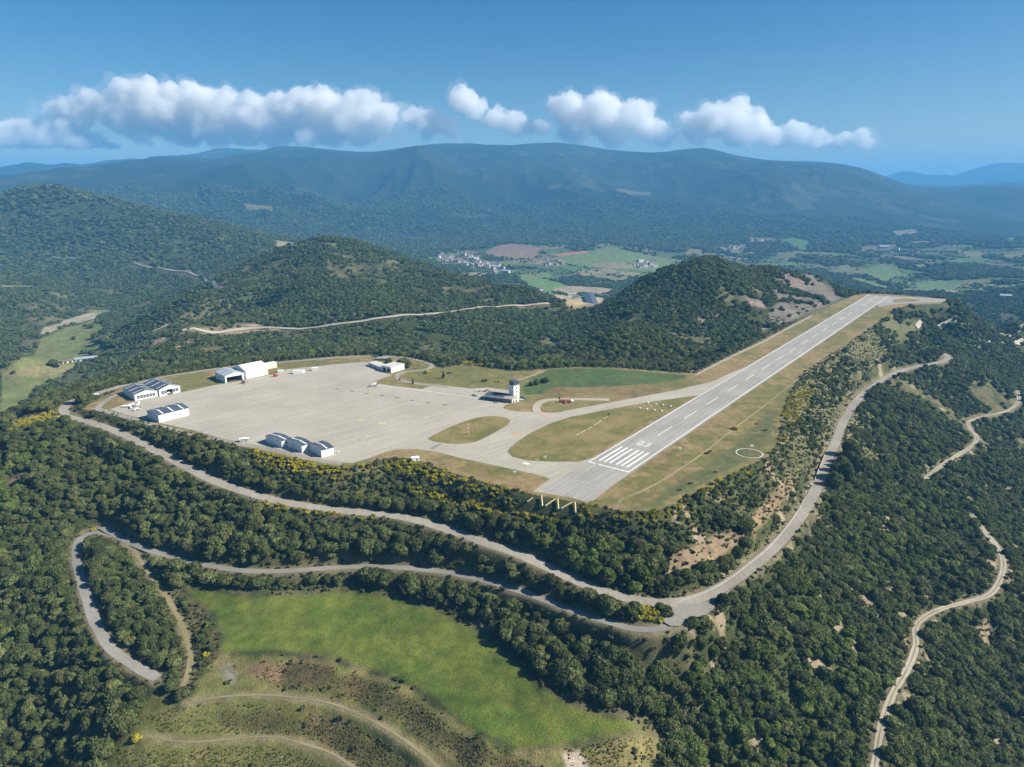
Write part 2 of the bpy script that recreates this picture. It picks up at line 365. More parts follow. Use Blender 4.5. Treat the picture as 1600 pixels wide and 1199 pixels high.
WX = [ # hidden ground, given as azimuth in degrees, radius, height
 (-26,1300,-110),(-22,1500,-110),(-31,1250,-128),(-31,1600,-128),(-36,1500,-110),(-36,1100,-132),
 (-40,700,-60),(-46,600,-60),(-46,900,-120),(-46,300,-110),(-44,1500,-60),(-46,3000,100),(-46,6000,150),
 (-14,2300,-60),(-10,2300,-90),(-5,2300,-110),(0,2000,-120),(4,1700,-140),(8,1600,-140),(12,1700,-120),(16,1750,-120),(20,1800,-130),(24,1700,-140),(28,1700,-140),(32,1700,-145),(36,1700,-145),
 (-35,4200,20),(-28,4200,0),(-22,4000,-60),(-16,3600,-90),(-10,3600,-110),
 (6,3000,-152),(14,3000,-152),(22,2600,-154),(30,2500,-152),(36,3500,-140),(42,1200,-140),(46,600,-150),(46,300,-150),(46,2500,-140),(46,5000,-60),(46,9000,100),(44,1400,-140),
 (-12,10500,420),(0,10800,480),(10,10800,450),(20,10500,380),(27,9300,220),(34,8500,120),(40,8500,100),(30,13500,150),(35,13800,150),(26,14500,150),(38,15000,150),
 (-30,13000,200),(-15,14000,200),(0,14000,250),(15,14000,200),(-35,20000,100),(0,20000,100),(20,23000,100),(35,23000,200),
 (-40,150,-120),(-20,140,-118),(0,140,-105),(20,140,-115),(40,140,-150),(-46,150,-125),(46,150,-165),(-20,220,-92),(0,220,-80),(20,220,-105),(40,220,-150),
]
def ctrl():
    P = []
    for px, py, z in CZ:
        th, e = ray(px, py); P.append((th, math.log((CAM_H-z)/-e), z))
    for px, py, Y in CD:
        th, e = ray(px, py); r = Y/math.cos(th); P.append((th, math.log(r), CAM_H+e*r))
    for a, r, z in WX: P.append((R(a), math.log(r), z))
    ring = spline(plat, 25, True)
    for x, y in ring: P.append((math.atan2(x, y), math.log(math.hypot(x, y)), 0.0))
    for x, y in ring.mean(0)+(ring[::4]-ring.mean(0))*.55:
        if inpoly(np.array([x]), np.array([y]), plat)[0]: P.append((math.atan2(x, y), math.log(math.hypot(x, y)), 0.0))
    P = np.array(P)
    keep = []                                   # drop points that nearly coincide
    for i in range(len(P)):
        if all((P[i, 0]-P[j, 0])**2+(P[i, 1]-P[j, 1])**2 > .006**2 for j in keep): keep.append(i)
    return P[keep]
CP = ctrl()
# far relief is interpolated as slope above the sea of the valley, so heights are divided by a radius dependent scale
def zscale(lr): return 1+np.maximum(0, np.exp(lr)-900)/1500
C2 = .012**2
_d = np.sqrt((CP[:, None, 0]-CP[None, :, 0])**2+(CP[:, None, 1]-CP[None, :, 1])**2+C2)
_n = len(CP); _A = np.zeros((_n+3, _n+3)); _A[:_n, :_n] = _d+np.eye(_n)*-2e-4
_A[:_n, _n] = 1; _A[:_n, _n+1:] = CP[:, :2]; _A[_n, :_n] = 1; _A[_n+1:, :_n] = CP[:, :2].T
_w = np.linalg.solve(_A, np.concatenate([CP[:, 2]/zscale(CP[:, 1]), np.zeros(3)]))
NT, NR = 1260, 1380
TH = np.linspace(R(-49), R(49), NT); LR = np.concatenate([np.linspace(math.log(95), math.log(3000), 980)[:-1], np.linspace(math.log(3000), math.log(24000), NR-979)])
def rbf(th, lr):
    out = np.empty(th.shape, np.float32); f = out.ravel(); a = th.ravel().astype(np.float32); b = lr.ravel().astype(np.float32)
    cx = CP[:, 0].astype(np.float32); cr = CP[:, 1].astype(np.float32); w = _w[:_n].astype(np.float32)
    for s in range(0, len(a), 20000):
        dx = a[s:s+20000, None]-cx; dy = b[s:s+20000, None]-cr
        f[s:s+20000] = np.sqrt(dx*dx+dy*dy+np.float32(C2)) @ w
    return (out+_w[_n]+_w[_n+1]*th+_w[_n+2]*lr)*zscale(lr)
# evaluated every third column/row, then refined
def upsample(a, x0, x1, axis):
    a = np.moveaxis(a, axis, 0); i = np.clip(np.searchsorted(x0, x1)-1, 0, len(x0)-2)
    im, ip = np.clip(i-1, 0, len(x0)-1), np.clip(i+2, 0, len(x0)-1)
    t = ((x1-x0[i])/(x0[i+1]-x0[i])).reshape((-1,)+(1,)*(a.ndim-1))
    p0, p1, p2, p3 = a[im], a[i], a[i+1], a[ip]
    r = 0.5*((2*p1)+(-p0+p2)*t+(2*p0-5*p1+4*p2-p3)*t*t+(-p0+3*p1-3*p2+p3)*t**3)
    return np.moveaxis(r, 0, axis)
_t0, _l0 = TH[np.r_[0:NT-1:3, NT-1]], LR[np.r_[0:NR-1:3, NR-1]]
_g = rbf(*np.meshgrid(_t0, _l0, indexing='ij'))
Z = upsample(upsample(_g, _t0, TH, 0), _l0, LR, 1)
GT, GL = np.meshgrid(TH, LR, indexing='ij')
GR = np.exp(GL); GX = (GR*np.sin(GT)).ravel(); GY = (GR*np.cos(GT)).ravel(); GRr = GR.ravel(); Z = Z.ravel().astype(np.float64)
# relief noise
inside = inpoly(GX, GY, plat)
dpl = np.full(GX.shape, 1e3); near = GRr < 1700
dd_, _ = dist_line(GX[near], GY[near], np.vstack([plat, plat[:1]]), 80); dpl[near] = np.minimum(dd_, 80)
dpl[inside] = 0; edge = np.clip(dpl/80, 0, 1)
ROADS = []   # (name, line xyz, half width, shoulder)
def roadline(pts, step=5):
    a = np.array(pts, float); xy = Wz(a[:, 0], a[:, 1], a[:, 2]); return spline(np.column_stack([xy, a[:, 2]]), step)
ROADS.append(('road', roadline(ROAD1), 4.3, 7))
ROADS.append(('road', roadline(ROAD2), 2.8, 5))
ROADS.append(('road', roadline(ROAD3), 3.1, 5))
ROADS.append(('track', roadline(TRACKR), 2.1, 5))
ROADS.append(('track', roadline(TRACKR2), 2.3, 6))
ROADS.append(('track', roadline(TRACKM), 1.6, 4))
ROADS.append(('track', roadline(TERR1), .8, 5))
ROADS.append(('track', roadline(TERR2), .7, 5))
far = np.clip((GRr-1800)/2500, 0, 1); mid = np.clip((GRr-700)/900, 0, 1)*(1-far)
droad = np.full(GX.shape, 1e3)
for nm, L, hw, sh in ROADS: droad = np.minimum(droad, dist_line(GX, GY, L, 60)[0])
rf = np.clip((droad-4)/40, 0, 1)
floor_ = np.clip((Z+158)/70, .06, 1)             # valley floors stay smooth
nz = (fbm(GX, GY, 26, 3)-.5)*3.0*edge*rf*(1-far)
nz += (ridged(GX, GY, 170, 4, 3.3)-.62)*26*mid*edge*rf*floor_+(ridged(GX+.3*GY, GY*.5, 330, 3, 6.3)-.62)*42*mid*edge*rf*floor_*np.clip((1.3-Z/75), .15, 1)
rr = ridged(GX+120*fbm(GX, GY, 900, 2), GY, 1500, 6, 9.1)-.62
Zf = np.clip(Z/420+.42, .05, 1)
rr2 = ridged(GX+.25*GY+150*fbm(GX, GY, 700, 2, 4.), GY*.42, 1250, 4, 2.7)-.62
_sk = np.array([(ray(a_, b_)[0], y_/math.cos(ray(a_, b_)[0])) for a_, b_, y_ in CD[CD.index((180,291,5600)):CD.index((1600,340,6700))+1]])
_rt = np.interp(GT.ravel(), _sk[:, 0], _sk[:, 1]); ridge_f = np.clip(np.abs(GRr/_rt-1.0)/.20, .05, 1)*np.where(GRr > _rt, .35, 1)
_nl = (GT.ravel() < ray(460, 400)[0]) & (GRr > 2300) & (GRr < 4300); ridge_f = np.where(_nl, np.clip(abs(GRr-3100)/900, .12, 1), ridge_f)
nz += (rr*300*np.clip((GRr-2400)/2600, .12, 1)+rr2*400*np.clip((GRr-4200)/1500, 0, 1))*far*Zf*floor_*ridge_f
Z = Z+nz
Z += (fbm(GX, GY, 1300, 4, 8.1)-.5)*150*np.clip((GRr-14000)/2000, 0, 1)
for nm, L, hw, sh in ROADS:
    d, v = dist_line(GX, GY, L, hw+sh+14, L[:, 2])
    t = np.clip((d-hw-1.0)/sh, 0, 1); t = t*t*(3-2*t)
    m = d < hw+1+sh; Z[m] = v[m]*(1-t[m])+Z[m]*t[m]
LOT = Wz(*np.array([(1042,946),(1090,942),(1124,930),(1142,917),(1122,944),(1097,964),(1062,980),(1038,975)]).T, -31.5)
m = inpoly(GX, GY, LOT); LOTZ = lambda x, y: dist_line(x, y, ROADS[0][1], 60, ROADS[0][1][:, 2])[1]
_q = np.nonzero((GX > LOT[:, 0].min()-12) & (GX < LOT[:, 0].max()+12) & (GY > LOT[:, 1].min()-12) & (GY < LOT[:, 1].max()+12))[0]
_d = dist_line(GX[_q], GY[_q], np.vstack([LOT, LOT[:1]]), 12)[0]; _t = np.where(m[_q], 0, np.clip(_d/11, 0, 1)); _t = _t*_t*(3-2*_t); _rd = dist_line(GX[_q], GY[_q], ROADS[0][1], 12)[0] < 5.5; _rd |= dist_line(GX[_q], GY[_q], ROADS[1][1], 12)[0] < 3.6
Z[_q] = np.where(_rd & ~m[_q], Z[_q], (LOTZ(GX[_q], GY[_q])-.12)*(1-_t)+Z[_q]*_t)
Z[inside] = 0.0
m = (~inside) & (dpl < 14); t = (dpl[m]/14); Z[m] = np.minimum(Z[m], 0.0)*t*t*(3-2*t)+(-.02)
Z = np.where(Z > 735, 735+(Z-735)*np.where(GRr > 13000, 1, .25), Z); Z = np.minimum(Z, 790)
ZG = Z.reshape(NT, NR)
def H(X, Y):
    X = np.asarray(X, float); Y = np.asarray(Y, float)
    th = np.arctan2(X, Y); lr = np.log(np.hypot(X, Y))
    i = np.clip((th-TH[0])/(TH[1]-TH[0]), 0, NT-1.001); j0 = np.clip(np.searchsorted(LR, lr)-1, 0, NR-2)
    i0 = i.astype(int); fi = i-i0; fj = np.clip((lr-LR[j0])/(LR[j0+1]-LR[j0]), 0, 1)
    return (ZG[i0, j0]*(1-fi)+ZG[i0+1, j0]*fi)*(1-fj)+(ZG[i0, j0+1]*(1-fi)+ZG[i0+1, j0+1]*fi)*fj
def U(px, py, zoff=0.0):
    """first point of the ground met by the rays through photo pixels"""
    th, e = ray(px, py); th = np.atleast_1d(th); e = np.atleast_1d(e); out = []
    for t, s in zip(th, e):
        k = min(max((t-TH[0])/(TH[1]-TH[0]), 0), NT-1.001); k0 = int(k); col = ZG[k0]*(1-k+k0)+ZG[k0+1]*(k-k0)
        r = np.exp(LR); g = CAM_H+s*r-col-zoff; q = np.nonzero(g < 0)[0]
        if len(q) == 0: rr_ = 9000.
        else:
            j = max(q[0], 1); a, b = g[j-1], g[j]; rr_ = r[j-1]+(r[j]-r[j-1])*a/(a-b+1e-9)
        out.append((rr_*math.sin(t), rr_*math.cos(t)))
    return np.array(out)
def upoly(pts, step=25):
    """pixel polygon -> ground polygon"""
    P = np.array(pts, float); Q = []
    for a, b in zip(P, np.roll(P, -1, 0)):
        n = max(1, int(np.hypot(*(b-a))/step))
        for k in range(n): Q.append(a+(b-a)*k/n)
    return U(*np.array(Q).T)
# horizon angle, for what the camera can see
_el = (ZG-CAM_H)/np.exp(LR)[None, :]
_hor = np.maximum.accumulate(_el, 1)
def visible(X, Y, top=6.0):
    th = np.arctan2(X, Y); r = np.hypot(X, Y); i = np.clip(((th-TH[0])/(TH[1]-TH[0])).astype(int), 0, NT-1)
    j = np.clip(np.searchsorted(LR, np.log(r))-4, 0, NR-1)
    return (H(X, Y)+top-CAM_H)/r > _hor[i, j]

# ---------------------------------------------------------------- ground colours (what grows or lies there)
N1 = fbm(GX, GY, 60, 4, 1.1); N2 = fbm(GX, GY, 9, 3, 5.5); N3 = fbm(GX, GY, 700, 4, 2.2)
def mixc(a, b, t): return np.asarray(a)*(1-t[:, None])+np.asarray(b)*t[:, None]
sm = lambda x, a, b: np.clip((x-a)/(b-a), 0, 1)**2*(3-2*np.clip((x-a)/(b-a), 0, 1))
C = mixc((.050, .060, .022), (.125, .112, .055), sm(N1*.6+N2*.4, .42, .68))       # woodland floor
gapn = fbm(GX, GY, 12, 3, 31.0); _g = sm(gapn, .67, .74)*(GX > 90)*(GRr < 1100)
C = C*(1-_g[:, None])+np.array((.25, .20, .13))*_g[:, None]
fcol = mixc((.034, .058, .022), (.060, .085, .032), sm(N3, .35, .65))
fcol = mixc((0, 0, 0), (1, 1, 1), np.ones(1))*0+fcol
fcol = fcol*(1-.45*np.clip((GRr-4200)/1500, 0, 1))[:, None]
bare = sm(fbm(GX, GY, 340, 5, 8.8)*.7+fbm(GX, GY, 70, 3, 3.1)*.3, .62, .72)*sm(GRr, 2600, 3600)
fcol = fcol*(1-bare[:, None])+np.array((.105, .11, .055))*bare[:, None]*.8
C = C*(1-far[:, None])+fcol*far[:, None]
FARM = []
def paint(poly, col, col2=None, world=False, soft=0.0, px=True):
    q = poly if world else upoly(poly)
    m = inpoly(GX, GY, q)
    if (np.hypot(*q.T) > 2100).mean() > .5: m &= GRr > 2100
    if soft:
        d, _ = dist_line(GX[m], GY[m], np.vstack([q, q[:1]]), soft*2); w = np.clip(d/soft+ (N2[m]-.5)*1.2, 0, 1)
    else: w = np.ones(m.sum())
    c2 = col2 or tuple(k*1.25 for k in col)
    cc = mixc(col, c2, sm(N1[m]*.5+N2[m]*.5, .35, .65))
    C[m] = C[m]*(1-w[:, None])+cc*w[:, None]
    return q
def paint_line(line, hw, col, soft=1.5, amt=1.0):
    d, _ = dist_line(GX, GY, line, hw+soft+4); w = (1-np.clip((d-hw+(N2-.5)*soft*1.5)/soft, 0, 1))*amt
    m = w > 0; C[m] = C[m]*(1-w[m, None])+np.array(col)*w[m, None]
# plateau grass
m = inside
gr = sm(fbm(GX[m], GY[m], 85, 4, 4.0)*.45+N2[m]*.35+N1[m]*.2, .42, .60)
C[m] = mixc((.245, .180, .088), (.150, .142, .050), gr)
CLEAR = []      # ground polygons without trees
GREEN1 = paint([(845,578),(880,575),(960,576),(1010,580),(1060,584),(1088,586),(1060,596),(1000,602),(960,608),(900,614),(850,617),(820,618),(812,608),(822,595)], (.055,.100,.035), (.085,.115,.040), soft=5)
paint([(800,640),(860,604),(1000,602),(1050,607),(1000,625),(930,615),(870,618),(830,640)], (.16,.13,.06), (.20,.15,.07), soft=6)
paint([(1130,745),(1190,712),(1215,672),(1218,640),(1195,640),(1150,690),(1060,750),(985,797),(1030,795),(1090,765)], (.10,.115,.045), (.135,.125,.055), soft=5)
# bottom field
FIELD = paint([(292,918),(330,922),(380,931),(430,930),(480,928),(520,923),(570,926),(620,934),(680,952),(715,966),(745,985),(775,1005),(800,1025),(820,1050),(850,1075),(890,1100),(930,1115),(975,1122),(1005,1138),(1020,1150),(975,1150),(930,1158),(880,1166),(830,1170),(790,1168),(745,1150),
 (715,1125),(680,1095),(640,1070),(590,1050),(540,1035),(490,1024),(440,1020),(390,1021),(345,1023),(345,990),(330,960),(300,935)], (.076,.112,.020), (.118,.138,.027), soft=3)
TERR = paint([(345,1022),(440,1021),(540,1036),(640,1071),(715,1126),(790,1169),(880,1167),(975,1150),(1020,1152),(1030,1180),(1010,1240),(500,1250),(170,1240),(150,1199),(190,1150),(235,1085),(262,1075),(280,1100),(300,1080),(318,1040)], (.120,.122,.038), (.185,.155,.065), soft=3)
paint([(380,1030),(480,1025),(500,1050),(440,1075),(400,1065),(370,1050)], (.19,.125,.075), (.14,.10,.05), soft=5)
paint([(360,1105),(480,1098),(540,1120),(600,1160),(640,1199),(560,1199),(500,1150),(400,1135)], (.105,.095,.026), (.19,.135,.08), soft=5)
paint([(340,1040),(362,1030),(372,1050),(375,1075),(350,1078)], (.24,.225,.19), (.14,.13,.08), soft=4)
paint([(875,1175),(905,1165),(920,1185),(925,1210),(880,1210)], (.34,.28,.22), soft=2)
paint([(205,860),(225,865),(262,905),(300,945),(335,975),(348,1010),(318,1045),(298,1080),(270,1070),(290,1030),(270,960),(230,905)], (.095,.085,.035), (.14,.115,.05), soft=3)
CLEAR += [FIELD, TERR, LOT]
for q_ in ([(430,1030),(520,1042),(600,1068),(660,1100),(720,1145),(790,1172),(850,1199),(740,1210),(690,1170),(640,1135),(580,1105),(520,1085),(440,1075)], [(300,1104),(400,1104),(500,1119),(570,1142),(620,1174),(655,1209),(580,1205),(520,1172),(470,1152),(350,1142)]): paint(q_, (.075,.070,.028), (.125,.095,.045), soft=4)
# bare cuttings
for q, c in (([(1038,872),(1060,858),(1088,848),(1112,832),(1145,828),(1165,836),(1168,846),(1145,868),(1112,890),(1070,900),(1040,906)], (.24,.18,.11)),
          ([(1160,812),(1195,780),(1224,748),(1238,710),(1248,672),(1260,684),(1256,735),(1240,770),(1206,814),(1178,846)], (.26,.19,.11)),
          ([(120,830),(165,812),(200,832),(240,856),(230,875),(200,868),(178,846),(150,836),(128,850)], (.20,.155,.10)),
          ([(0,760),(40,735),(50,742),(10,775)], (.26,.19,.13)),
          ([(1045,978),(1075,975),(1070,990),(1045,996),(1030,990)], (.28,.235,.17))):
    CLEAR.append(paint(q, c, tuple(k*.62 for k in c), soft=2.5))
paint([(20,655),(60,645),(95,640),(92,655),(60,665),(20,668)], (.22,.17,.085), soft=3)
CLEAR.append(upoly([(20,655),(60,645),(95,640),(92,655),(60,665),(20,668)]))
CLEAR.append(upoly([(92,640),(130,628),(150,628),(190,660),(150,660),(110,655)]))
paint([(30,665),(100,628),(125,630),(90,642),(60,660)], (.13,.13,.04), soft=3)
CLEAR.append(upoly([(115,812),(165,803),(215,828),(250,860),(228,878),(195,868),(165,848),(142,852),(128,872),(108,852)]))
# rocky hill shoulder by the runway end
SPARSE = []
for q, c in (([(1215,428),(1240,424),(1275,436),(1300,448),(1322,466),(1290,482),(1250,500),(1215,512),(1190,500),(1215,470),(1205,450)], (.17,.15,.12)),
          ([(1213,430),(1235,425),(1255,437),(1250,455),(1215,465)], (.19,.14,.115)),
          ([(1158,462),(1190,470),(1205,485),(1170,480)], (.27,.215,.17)),
          ([(1085,492),(1125,487),(1130,500),(1095,508),(1075,512)], (.30,.23,.15))):
    SPARSE.append(paint(q, c, tuple(k*.72 for k in c), soft=8))
SPARSE.append(paint([(1240,590),(1290,565),(1350,525),(1400,490),(1440,500),(1400,545),(1340,600),(1305,660),(1270,740),(1230,780),(1225,720),(1232,650)], (.085,.09,.035), (.13,.12,.06), soft=5))
SPARSE.append(paint([(1320,660),(1345,630),(1360,640),(1375,700),(1370,740),(1335,710),(1310,700)], (.10,.11,.035), (.15,.14,.06), soft=5))
SCRUB = [upoly([(380,705),(470,722),(560,738),(640,722),(700,745),(830,778),(900,795),(985,806),(1040,800),(1130,755),(1190,730),(1215,700),(1230,740),(1180,800),(1050,850),(900,850),(760,810),(640,785),(520,780),(430,765),(400,740)]),
         upoly([(395,785),(470,795),(600,812),(700,835),(760,860),(700,850),(600,838),(520,830),(450,815)]),
         upoly([(205,860),(225,865),(262,905),(300,945),(335,975),(348,1010),(318,1045),(298,1080),(260,1075),(290,1030),(270,960),(230,905)])]
# hill road banks
hl = roadline(TRACKH); 
SPARSE.append(paint([(232,535),(290,518),(340,506),(400,505),(460,515),(400,521),(330,530),(280,545),(240,552)], (.25,.185,.13), (.12,.105,.06), soft=5))
# left valley fields
for q, c, c2 in (([(0,588),(30,562),(62,530),(80,522),(110,510),(150,498),(165,512),(150,530),(176,546),(150,556),(120,570),(105,580),(60,608),(20,642),(0,650)], (.13,.155,.05), (.16,.165,.06)),
              ([(0,578),(60,572),(120,568),(110,582),(60,590),(0,592)], (.20,.18,.085), (.22,.19,.09)),
              ([(58,526),(66,512),(100,500),(150,486),(165,490),(150,498),(110,508),(80,520)], (.27,.235,.16), (.30,.25,.17)),
              ([(0,446),(50,445),(55,449),(0,452)], (.15,.17,.08), (.16,.17,.08)),
              ([(135,484),(170,483),(178,490),(160,492)], (.13,.15,.06), None)):
    CLEAR.append(paint(q, c, c2, soft=4))
# far valley
VALLEY = upoly([(668,402),(760,380),(850,383),(950,380),(1080,398),(1110,405),(1060,440),(1000,480),(905,492),(860,470),(780,445),(700,425)])
def mosaic(m, seed, cover, tone=1.0):
    x, y = GX[m], GY[m]; wx = fbm(x, y, 260, 3, seed)*160; wy = fbm(x, y, 260, 3, seed+4)*160
    a = (x*.86+y*.5+wx)/105; b_ = (-x*.5+y*.86+wy)/170; ia, ib = np.floor(a).astype(int), np.floor(b_).astype(int)
    h1 = _perm[(ia*7+ib*13+int(seed*10)) & 255, (ib*5+ia*3) & 255]; h2 = _perm[(ia*11+ib*3) & 255, (ib*17+ia+31) & 255]
    pal = np.array([(.10,.165,.055), (.13,.175,.065), (.17,.17,.08), (.08,.12,.045), (.25,.21,.12), (.15,.20,.06), (.19,.155,.10), (.11,.14,.06)])*tone
    c = pal[(h2*7.99).astype(int)]; cl = fbm(x, y, 330, 3, seed+9)
    use = (h1 < .9) & (cl > cover); hedge = (a-ia < .06) | (b_-ib < .04)
    cc = C[m]; cc[use] = c[use]; cc[use & hedge] = (.04,.065,.026); C[m] = cc
    r_ = np.zeros(len(GX), bool); r_[m] = use; return r_
FARMV = mosaic(inpoly(GX, GY, VALLEY) & (GRr > 2150), 6.0, .40)
V2 = upoly([(1060,395),(1200,368),(1400,356),(1600,372),(1660,380),(1660,440),(1600,448),(1500,465),(1380,462),(1300,450),(1150,412)])
FARMV |= mosaic(inpoly(GX, GY, V2) & (GRr > 2150), 7.3, .535)
def is_farm(X, Y):
    i = np.clip(((np.arctan2(X, Y)-TH[0])/(TH[1]-TH[0])+.5).astype(int), 0, NT-1); j = np.clip(np.searchsorted(LR, np.log(np.hypot(X, Y))), 0, NR-1)
    return FARMV[i*NR+j]
FF = [([(758,394),(775,385),(800,380),(828,384),(846,389),(836,403),(800,405),(775,402)], (.26,.17,.12)),
 ([(868,402),(905,395),(950,386),(985,392),(1030,402),(1080,408),(1055,419),(1020,424),(960,420),(900,414),(870,410)], (.15,.195,.07)),
 ([(925,412),(955,410),(985,413),(992,419),(955,420),(930,417)], (.24,.20,.12)),
 ([(868,397),(915,392),(920,395),(880,400)], (.40,.18,.11)),
 ([(760,412),(795,407),(812,412),(790,416),(765,417)], (.14,.18,.06)),
 ([(800,432),(850,436),(885,444),(862,458),(835,450)], (.11,.17,.055)),
 ([(862,452),(890,447),(935,449),(962,452),(950,459),(880,459)], (.25,.20,.13)),
 ([(865,460),(920,464),(945,466),(948,474),(925,481),(905,485),(885,476)], (.33,.26,.15)),
 ([(1215,375),(1240,371),(1266,377),(1262,391),(1240,388)], (.11,.19,.07)),
 ([(1338,424),(1370,415),(1402,412),(1406,428),(1384,441),(1355,432)], (.14,.185,.075)),
 ([(1326,434),(1345,434),(1392,448),(1386,454),(1340,441)], (.14,.19,.075)),
 ([(1430,442),(1465,438),(1508,437),(1492,452),(1462,456),(1436,455)], (.12,.175,.075)),
 ([(1484,407),(1520,403),(1547,404),(1530,412),(1492,412)], (.10,.19,.075)),
 ([(1308,417),(1326,412),(1337,420),(1318,422)], (.16,.19,.08)),
 ([(1420,414),(1462,411),(1440,421)], (.18,.185,.09)),
 ([(1562,398),(1600,396),(1600,404),(1570,405)], (.20,.21,.09)),
 ([(1125,388),(1160,385),(1165,393),(1130,395)], (.22,.19,.13)),
 ([(1395,360),(1430,358),(1440,366),(1400,370)], (.22,.19,.13)),
 ([(1420,377),(1455,377),(1455,381),(1425,382)], (.26,.21,.15)),
 ([(1340,386),(1400,382),(1402,390),(1345,391)], (.20,.15,.12)),
 ([(1505,395),(1535,393),(1532,400),(1510,400)], (.24,.21,.12)),
 ([(1210,395),(1240,396),(1245,400),(1215,402)], (.16,.17,.08)),
 ([(1075,388),(1100,390),(1098,400),(1070,399)], (.20,.18,.09)),
 ([(380,318),(430,324),(425,330),(385,326)], (.20,.19,.09)),
 ([(425,374),(462,379),(458,384),(430,381)], (.24,.21,.12)),
 ([(960,296),(1015,300),(1020,306),(970,303)], (.14,.14,.075))]
for q, c in FF: FARM.append(paint(q, c, tuple(k*1.12 for k in c)))
CLEAR += FARM
snow = (GRr > 16000) & (GT.ravel() > ray(1385, 270)[0]) & (GT.ravel() < ray(1470, 270)[0]) & (Z > 560) & (fbm(GX, GY, 500, 3, 1.5) > .5)
C[snow] = (.7, .72, .75)
# verges
for nm, L, hw, sh in ROADS: paint_line(L, hw+(1.6 if nm == 'road' else 1.0), (.17,.145,.085), 2.2, .85)
for pts, hw in (([(1090,585),(1120,569),(1155,552),(1195,533),(1235,511),(1262,497)], 1.6), ([(800,597),(830,588),(850,580)], 1.2)):
    paint_line(Wz(*np.array(pts).T), hw, (.30,.25,.15), 1.2)
me = np_mesh('ground', np.column_stack([GX, GY, Z]),
    (lambda i: np.stack([i, i+NR, i+NR+1, i+1], -1))((np.arange(NT-1)[:, None]*NR+np.arange(NR-1)[None, :]).ravel()))
col_attr(me, 'cover', C)
gm = bpy.data.materials.new('ground_cover'); gm.use_nodes = True
t = gm.node_tree; n = t.nodes; l = t.links; b = n['Principled BSDF']; b.inputs['Roughness'].default_value = .9; b.inputs['Specular IOR Level'].default_value = .1
at = n.new('ShaderNodeAttribute'); at.attribute_name = 'cover'
geo = n.new('ShaderNodeNewGeometry')
def noise(sc, det=3, rough=.6):
    q = n.new('ShaderNodeTexNoise'); q.inputs['Scale'].default_value = sc; q.inputs['Detail'].default_value = det; q.inputs['Roughness'].default_value = rough
    l.new(geo.outputs['Position'], q.inputs['Vector']); return q
def mrange(q, a, b_, c, d):
    m_ = n.new('ShaderNodeMapRange'); l.new(q, m_.inputs['Value']); 
    for k, v_ in zip(('From Min', 'From Max', 'To Min', 'To Max'), (a, b_, c, d)): m_.inputs[k].default_value = v_
    return m_.outputs[0]
def mul(a, b_):
    m_ = n.new('ShaderNodeMath'); m_.operation = 'MULTIPLY'; l.new(a, m_.inputs[0]); l.new(b_, m_.inputs[1]); return m_.outputs[0]
nA, nB, nC = noise(1.3, 4), noise(.16, 3), noise(.03, 4)
f = mul(mul(mrange(nA.outputs['Fac'], .3, .7, .60, 1.40), mrange(nB.outputs['Fac'], .3, .7, .76, 1.24)), mrange(nC.outputs['Fac'], .3, .7, .85, 1.15))
vm = n.new('ShaderNodeVectorMath'); vm.operation = 'SCALE'; l.new(at.outputs['Color'], vm.inputs[0]); l.new(f, vm.inputs['Scale'])
l.new(vm.outputs[0], b.inputs['Base Color'])
bp = n.new('ShaderNodeBump'); bp.inputs['Strength'].default_value = .7; bp.inputs['Distance'].default_value = 1.0
l.new(nA.outputs['Fac'], bp.inputs['Height'])
nD = noise(.035, 5, .75); b2 = n.new('ShaderNodeBump'); b2.inputs['Strength'].default_value = .9; 
ln = n.new('ShaderNodeVectorMath'); ln.operation = 'LENGTH'; l.new(geo.outputs['Position'], ln.inputs[0])
l.new(mrange(ln.outputs['Value'], 2500, 4500, 0, 55), b2.inputs['Distance']); l.new(nD.outputs['Fac'], b2.inputs['Height'])
l.new(bp.outputs[0], b2.inputs['Normal']); l.new(b2.outputs[0], b.inputs['Normal'])
tag(link('ground', me, gm), kind='structure')

BEAMZ = upoly([(815,772),(905,786),(908,803),(895,806),(815,794)])
CLEAR.append(upoly([(812,770),(908,785),(912,808),(900,816),(812,806)]))
